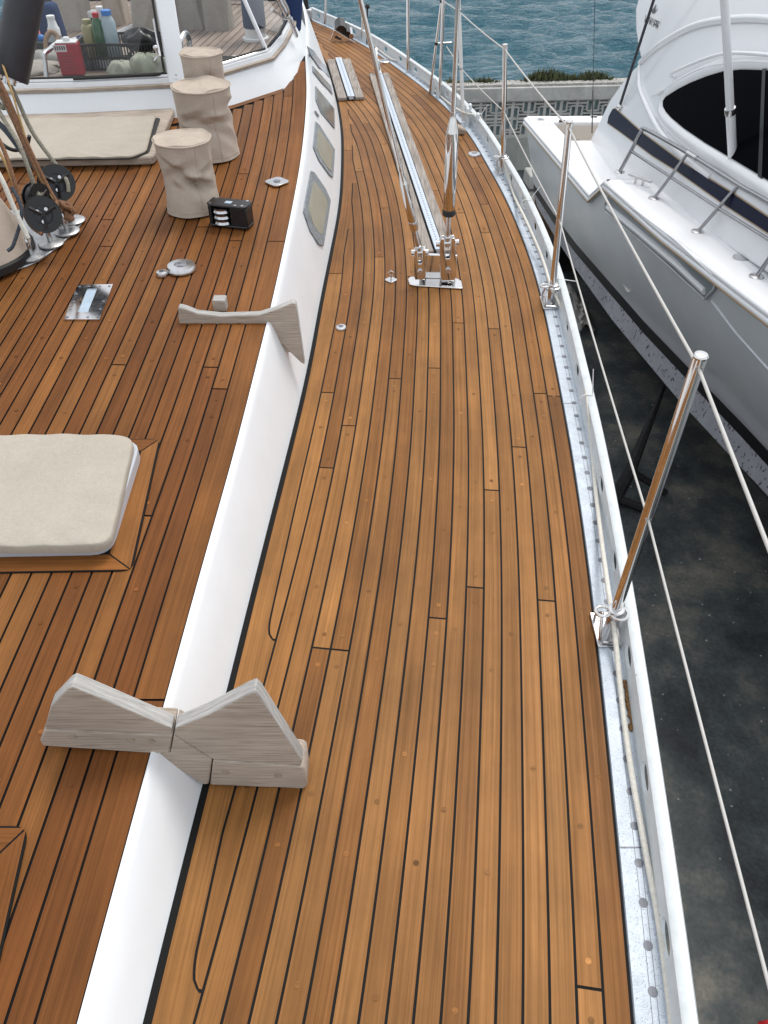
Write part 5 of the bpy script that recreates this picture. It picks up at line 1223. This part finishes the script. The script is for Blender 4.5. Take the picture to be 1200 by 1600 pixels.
q = [Vector((gX(y)-.012, y, gZ(y)-.012)) for y in yst]+[Vector((gX(y)-.012, y, gZ(y)-.012)) for y in yfw]
mb.tube(q, .020, 10); mb.tube([Vector((p.x+.006, p.y, p.z+.034)) for p in q], .022, 10); rr = mb.build('rub_rail', M['gel'], my)
mb = MB(); mb.tube([Vector((p.x-.012, p.y, p.z-.012)) for p in q], .010, 8); mb.build('steel_strip', M['gold'], rr)
# cockpit: gunwale, transom top, inner walls, sole
CW = .24
mb = MB(); mb.grid([[(gX(y)-.004, y, gZ(y)+.03), (gX(y)+.03, y, gZ(y)+.05), (gX(y)+CW, y, gZ(y)+.05), (gX(y)+CW+.01, y, gZ(y)+.02)] for y in np.linspace(9.28, 6.4, 14)])
mb.grid([[(x, 9.29, -1.19), (x, 9.28, -1.17), (x, 9.06, -1.17), (x, 9.05, -1.20)] for x in np.linspace(1.62, 5.4, 10)]); mb.build('gunwale', M['gel'], my, sharp=50)
mb = MB(); mb.grid([[(gX(y)+CW+.005, y, gZ(y)+.03), (gX(y)+CW+.03, y, -1.75)] for y in np.linspace(9.05, 6.4, 8)]); mb.poly([(1.8, 9.052, -1.19), (5.3, 9.052, -1.19), (5.1, 9.052, -1.75), (1.9, 9.052, -1.75)])
mb.grid([[(2*HC-gX(y)-CW, y, gZ(y)+.03), (2*HC-gX(y)-CW-.03, y, -1.75)] for y in np.linspace(9.05, 6.4, 8)]); mb.build('cockpit_liner', M['cream'], my)
mb = MB(); mb.poly([(2.02, 9.05, -1.72), (4.98, 9.05, -1.72), (4.85, 6.2, -1.72), (2.15, 6.2, -1.72)]); mb.build('cockpit_sole', M['cream'], my)
for px, py in ((845, 187), (854, 196), (863, 205), (873, 215)):
    c = P(px, py, -1.165); mb = MB(); mb.lathe(c, [(.045, 0), (.045, .004), (.032, .006), (.028, -.002), (.001, -.002)], 20); h = mb.build('rod_holder', M['satin'], my)
    mb = MB(); mb.lathe(c+Vector((0, 0, .0005)), [(.026, 0), (.026, .001)], 16); mb.build('dark_bore', M['screw'], h)
mb = MB(); mb.grid([[(gX(y)+CW-.01, y, gZ(y)+.049), (2.30 if y > 8 else 3.1, y, gZ(y)+.047)] for y in np.linspace(8.38, 6.35, 9)]); mb.build('coaming', M['gel'], my)
c = P(901, 221, -1.16); mb = MB(); mb.ball(c, (.05, .03, .015), 12); mb.build('hawse_hole', M['rubber'], my)
# raised side deck
DW = .46
mb = MB()
mb.grid([[(gX(y)+.0, y, gZ(y)+.03), (gX(y)+.03, y, gZ(y)+.052), (gX(y)+DW, y, gZ(y)+.052), (gX(y)+DW+.8, y, gZ(y)+.06)] for y in yfw])
mb.poly([(gX(6.53), 6.535, gZ(6.53)+.052), (gX(6.53)+DW+.2, 6.535, gZ(6.53)+.052), (gX(6.7)+DW+.2, 6.83, -1.12), (gX(6.83), 6.83, -1.12)]); mb.build('side_deck', M['gel'], my, sharp=50)
mb = MB(); mb.grid([[(2*HC-gX(y), y, gZ(y)+.05), (2*HC-gX(y)-DW-.8, y, gZ(y)+.06)] for y in yfw]); mb.build('far_side_deck', M['gel'], my)
# cabin: traced on its inclined side, given its real width
CP0, CN = Vector((2.25, 6, -.75)), Vector((1, 0, -.25)).normalized()
def CB(px, py, off=0): return PN(px, py, CP0, CN)-CN*off
cab = [(915, 233), (935, 192), (953, 155), (972, 128), (990, 107), (1005, 93), (1030, 72), (1060, 53), (1085, 41), (1110, 34), (1150, 29), (1200, 29), (1290, 40), (1380, 100), (1450, 260), (1480, 500), (1420, 560), (1200, 430), (1050, 330), (1007, 300), (965, 290), (945, 272)]
q = [CB(*p) for p in cab]
mb = MB(); w = 2.15
lo = [mb.addv(v) for v in q]; hi = [mb.addv(v+Vector((w, 0, .0))) for v in q]; n = len(q)
mb.face(lo[::-1]); mb.face(hi)
for i in range(n): j = (i+1) % n; mb.face((lo[i], lo[j], hi[j], hi[i]))
cabin = mb.build('cabin', M['gel'], my, bevel=.03, segs=3, sharp=30)
# softly raised moulding round the window, and the window itself
win = [(1037, 166), (1037, 158), (1041, 152), (1060, 140), (1080, 130), (1105, 120), (1132, 112), (1160, 109), (1200, 110), (1260, 122), (1330, 170), (1370, 290), (1380, 380), (1340, 372), (1260, 322), (1200, 281), (1128, 238), (1104, 224), (1070, 201), (1050, 184), (1042, 175)]
wc = CB(1180, 200)
rim = [CB(*p) for p in win]
def off_poly(poly, d):
    c_ = sum(poly, Vector())/len(poly); out = []
    for i in range(len(poly)):
        t_ = (poly[(i+1) % len(poly)]-poly[i-1]).normalized(); nn = t_.cross(CN).normalized()
        if (poly[i]-c_).dot(nn) < 0: nn = -nn
        out.append(poly[i]+nn*d)
    return out
mb = MB(); A = [v-CN*.004 for v in off_poly(rim, .10)]; B = [v-CN*.022 for v in off_poly(rim, .065)]; C2 = [v-CN*.022 for v in off_poly(rim, .03)]; D2 = [v-CN*.004 for v in off_poly(rim, .006)]
mb.grid([A, B, C2, D2], close=True); mb.build('window_moulding', M['gel'], cabin, sharp=80)
mb = MB(); mb.prism([v-CN*.003 for v in rim], -CN*.006); wdw = mb.build('window', M['tint'], cabin)
mb = MB(); mb.prism([CB(x, y, .010) for x, y in ((1194, 108), (1199, 108), (1193, 280), (1187, 276))], -CN*.004); mb.build('glazing_bar', M['black'], wdw)
# navy stripe with gold edge
stp = [(950, 192), (952, 182), (958, 171), (962, 170), (1002, 206), (1062, 251), (1145, 302), (1200, 339), (1300, 405), (1300, 428), (1200, 363), (1135, 321), (1060, 268), (1020, 243), (997, 226), (970, 206)]
sp = [CB(*p) for p in stp]
mb = MB(); mb.prism([v-CN*.002 for v in off_poly(sp, .008)], -CN*.003); ge = mb.build('gold_edge', M['gold'], cabin)
mb = MB(); mb.prism([v-CN*.006 for v in sp], -CN*.002); mb.build('navy_stripe', M['navystripe'], ge)
# hand rail over the window, eyebrow
mb = MB(); mb.tube(smooth_pts([CB(1055, 121, .01), CB(1058, 118, .05), CB(1085, 105, .05), (CB(1120, 92, .05)), CB(1150, 86, .05), CB(1200, 88, .05), CB(1280, 98, .05)]), .013, 10); mb.build('cabin_handrail', M['gel'], my)
mb = MB(); mb.tube(smooth_pts([CB(1018, 150, .0), CB(1030, 146, .01), CB(1045, 138, .012), CB(1060, 128, .012), CB(1100, 108, .012), CB(1150, 98, .012), CB(1200, 98, .012), CB(1290, 110, .012)]), [.004]*6+[.014]*37, 8); mb.build('drip_moulding', M['gel'], my)
mb = MB(); mb.tube(smooth_pts([CB(1001, 98, .0), CB(1030, 73, .01), CB(1060, 54, .012), CB(1085, 42, .012), CB(1110, 35, .012), CB(1150, 30, .012), CB(1200, 30, .012), CB(1290, 42, .012)]), .028, 10); mb.build('eyebrow', M['gel'], my)
mb = MB(); mb.tube(smooth_pts([CB(1000, 104, .005), CB(1001, 135, .012), CB(1012, 165, .014), CB(1030, 200, .014), CB(1052, 228, .014), CB(1080, 254, .01), CB(1110, 276, .0)]), [.02]*37, 10); mb.build('side_moulding', M['gel'], my)
# flybridge
fb = [(1005, 96), (1000, 75), (996.5, 50), (996, 18), (1003, -6), (1020, -60), (1300, -60), (1320, 44), (1200, 33), (1150, 33), (1110, 38), (1060, 57), (1030, 76)]
q = [CB(*p, .03) for p in fb]; mb = MB(); mb.prism(q, Vector((2.1, 0, 0))); fly = mb.build('flybridge', M['gel'], my, bevel=.03, segs=3, sharp=30)
# maker's lettering and emblem on the flybridge side
def text_on(s_, c, xdir, ydir, size, m_, name, parent):
    cu = bpy.data.curves.new(name, 'FONT'); cu.body = s_; cu.size = size; cu.align_x = 'CENTER'; cu.align_y = 'CENTER'; cu.extrude = .001
    o_ = bpy.data.objects.new(name+'_tmp', cu); me = bpy.data.meshes.new_from_object(o_); bpy.data.objects.remove(o_)
    xd = xdir.normalized(); zd = xd.cross(ydir).normalized(); yd = zd.cross(xd); mt = Matrix(((xd.x, yd.x, zd.x), (xd.y, yd.y, zd.y), (xd.z, yd.z, zd.z)))
    og = ORIG[parent.name]
    for v in me.vertices: v.co = mt @ v.co + c - og
    me.materials.clear(); me.materials.append(m_); me.name = name
    oo = bpy.data.objects.new(name, me); COL.objects.link(oo); oo.parent = parent; ORIG[oo.name] = og; return oo
a, b_, c = CB(1014, 31, .036), CB(1033, 41, .036), CB(1023.5, 36, .036)
xd = (a-b_); up = Vector((0, 0, -1))          # the lettering reads upside down from this side
if (-CN).dot(xd.cross(up)) < 0: up = up
text_on('BERTRAM', c, xd, up-xd.normalized()*up.dot(xd.normalized()), xd.length*.26, M['ink'], 'lettering', fly)
mb = MB(); ec = CB(1026, 22, .036)
for pp in ([(1026, 23), (1028, 22), (1034, 14.5), (1029, 19)], [(1025.5, 23), (1028, 21), (1031, 8), (1026, 17)], [(1025, 23), (1026, 18), (1025, 13), (1023.5, 18)]): mb.prism([CB(x, y, .036) for x, y in pp], -CN*.002)
mb.build('emblem', M['ink'], fly)
# hull recess: a panel standing proud, its shade put into the dark colour
def hullx(y, z):
    y = min(max(y, -1.5), 9.2); zt = gZ(y); u = min(max((zt-z)/(zt-SZ1), 0), 1); return lerp(gX(y), sX(y), u)-.04*math.sin(math.pi*u)
def HS(px, py, off): 
    v = on_surface(px, py, hullx); return v+Vector((-off, 0, 0))
rec = [(956, 300), (1000, 330), (1060, 375), (1118, 428), (1123, 440), (1120, 452), (1106, 467), (1060, 425), (1000, 372), (950, 330), (950, 316)]
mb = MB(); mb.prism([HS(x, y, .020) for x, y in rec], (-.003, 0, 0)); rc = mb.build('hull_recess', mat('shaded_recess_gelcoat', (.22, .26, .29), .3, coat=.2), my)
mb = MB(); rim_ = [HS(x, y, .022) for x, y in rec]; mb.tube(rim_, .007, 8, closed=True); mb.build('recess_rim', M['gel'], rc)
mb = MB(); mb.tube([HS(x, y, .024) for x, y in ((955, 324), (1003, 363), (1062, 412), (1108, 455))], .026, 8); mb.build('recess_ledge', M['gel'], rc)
mb = MB(); mb.tube([HS(x, y, .003) for x, y in ((1112, 470), (1150, 520), (1199, 575), (1240, 620))], .006, 8); mb.build('hull_knuckle', M['gelgrey'], my)
# guard rail of the motor yacht
def SDp(px, py): # foot on the raised side deck
    v = P(px, py, -.8)
    for _ in range(5): v = P(px, py, gZ(min(v.y, 6.5))+.055)
    return v
feet = [(968, 269), (1022, 310), (1090, 362), (1182, 432), (1300, 520)]; tops = [(1005, 200), (1075, 239), (1154, 289), (1246, 341), (1370, 420)]; mids = [(986, 236), (1048, 277), (1123, 326), (1216, 384), (1335, 470)]
F_ = [SDp(*p) for p in feet]; T_ = [PY(*p, f.y-.02) for p, f in zip(tops, F_)]; Mi = [PY(*p, f.y-.01) for p, f in zip(mids, F_)]
gr = None
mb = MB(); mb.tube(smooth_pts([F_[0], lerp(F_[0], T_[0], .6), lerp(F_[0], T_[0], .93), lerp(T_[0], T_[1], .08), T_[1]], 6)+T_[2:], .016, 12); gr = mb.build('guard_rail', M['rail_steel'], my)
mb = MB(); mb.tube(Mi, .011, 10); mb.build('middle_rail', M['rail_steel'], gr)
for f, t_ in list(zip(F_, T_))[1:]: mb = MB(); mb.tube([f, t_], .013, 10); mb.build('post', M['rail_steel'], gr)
for f in F_: mb = MB(); mb.lathe(f, [(.045, 0), (.042, .006), (.018, .012)], 16); mb.build('foot', M['satin'], gr)
mb = MB(); k0, k1 = lerp(T_[1], T_[2], .0), lerp(T_[1], T_[2], .22); mb.tube([k0, lerp(k0, k1, .9)], .020, 12); mb.build('joint_sleeve', M['satin'], gr)
# cleat, deck caps
c = SDp(998, 288); mb = MB(); d_ = Vector((.12, -.14, 0)).normalized()
for k in (-.035, .035): mb.tube([c+d_*k, c+d_*k+Vector((0, 0, .05))], .012, 8)
mb.tube([c-d_*.11+Vector((0, 0, .05)), c+d_*.11+Vector((0, 0, .05))], .013, 10); mb.build('cleat', M['satin'], my)
c = SDp(1157, 403); mb = MB(); mb.lathe(c, [(.05, 0), (.05, .004), (.001, .005)], 20); mb.build('deck_cap', M['satin'], my)
# outrigger pole, dark stay, thin aerial at the stern
a, b_ = PY(1147, 292, 5.45), PY(1131, -30, 5.2); mb = MB(); mb.tube([a, lerp(a, b_, .42)], .030, 14); mb.tube([lerp(a, b_, .42), b_, lerp(a, b_, 2.2)], .026, 14); og = mb.build('outrigger', M['gel'], my)
mb = MB()
for k in (.42, .97): c = lerp(a, b_, k); mb.lathe(c, [(.034, -.02), (.036, 0), (.034, .02)], 16, b_-a)
mb.tube([a, a+Vector((-.02, -.05, -.16))], .016, 10); mb.build('collar', M['satin'], og)
a = CB(971, 168, .02); b_ = PY(1024, -8, a.y-.25); mb = MB(); mb.tube([a, b_, lerp(a, b_, 1.6)], .013, 10); sy = mb.build('bridge_stay', M['charcoal'], my)
mb = MB(); mb.ball(a, .03, 10); mb.build('stay_foot', M['steel'], sy)
a = PY(925, 208, 8.95); b_ = PY(930, -20, 8.7); mb = MB(); mb.tube([a, lerp(a, b_, .32)], .006, 6); mb.tube([lerp(a, b_, .32), b_], .003, 6); tag(mb.build('fishing_rod', M['charcoal'], None, a), 'thin upright fishing rod at the motor yacht stern', 'fishing rod')
c = PY(928, 182, 9.04); mb = MB(); mb.box(c, (.07, .02, .02)); mb.build('stern_hinge', M['satin'], my)
c = PY(878, 189, 9.04); mb = MB(); mb.box(c, (.07, .02, .025)); mb.build('stern_hinge', M['satin'], my)

# ------------------------------------------------------------------ clutter on the hard standing
c = P(1005, 690, GZ); t = thing('trestle', c, 'dark rusty steel boat trestle lying in the shade between the hulls', 'trestle')
ps = [P(1037, 605, GZ+.5), P(985, 735, GZ+.25), P(962, 778, GZ+.04), P(1020, 800, GZ+.04), P(1040, 770, GZ+.04)]
mb = MB(); mb.tube([ps[0], ps[1], ps[2]], [.02, .05, .06], 8); mb.build('prop', M['rust'], t); mb = MB(); mb.tube([ps[2], ps[3]], .035, 8); mb.tube([ps[1], ps[4]], .03, 8); mb.build('foot_bar', M['rust'], t)
c = P(893, 478, GZ); rows = []
for i in range(9): rows.append([P(874+i*4+j*3, 448+i*8+6*math.sin(j*.9+i), GZ+.04+.06*abs(math.sin(i*1.3+j*.8))) for j in range(9)])
mb = MB(); mb.grid(rows); tag(mb.build('crumpled_sheet', M['tarp'], None, c, solid=.004), 'crumpled dirty white sheet on the ground beyond the second stanchion', 'sheet')
c = P(880, 420, GZ); t = thing('keel_blocks', c, 'stack of dark timber keel blocks under the motor yacht', 'keel blocks')
for i in range(3): mb = MB(); mb.box(c+Vector((.02*i, 0, .12+.22*i)), (.7-.05*i, .22, .2), .2+.4*i); mb.build('timber', M['rust'], t, bevel=.01)
c = P(853, 372, GZ); mb = MB(); mb.box(c+Vector((0, 0, .3)), (.35, .3, .6), .3); tag(mb.build('brown_timber', mat('brown_timber', (.10, .055, .03), .8, var=.3), None, c, bevel=.02), 'brown timber prop under the motor yacht stern', 'timber')
c = P(834, 296, GZ); mb = MB(); mb.box(c+Vector((.2, .2, .1)), (.6, .4, .2), .1); mb.box(c+Vector((.2, .15, .24)), (.3, .2, .08), .3); tag(mb.build('concrete_slab', M['concrete'], None, c, bevel=.02), 'pale concrete slab at the foot of the quay wall', 'slab')
c = P(1190, 1600, GZ+.3); rows = []
for i in range(8): rows.append([P(1184+j*14, 1596+i*8-j*2.5, GZ+.3+.03*math.sin(i+j)) for j in range(10)])
mb = MB(); mb.grid(rows); tag(mb.build('red_cloth', M['rope_red'], None, c, solid=.01), 'red fabric at the lower right corner beside the rail', 'cloth')

mb = MB(); rg = np.random.default_rng(9)
for i in range(260):
    x, y = rg.uniform(.8, 3.2), rg.uniform(-.5, 8); r_ = rg.uniform(.003, .009); mb.ball((x, y, GZ+r_*.3), (r_*rg.uniform(.7, 1.6), r_, r_*.5), 6)
tag(mb.build('ground_grit', M['rough'], None, (2, 3, GZ)), 'pale grit and chips scattered on the dark ground between the hulls', 'grit', kind='stuff')
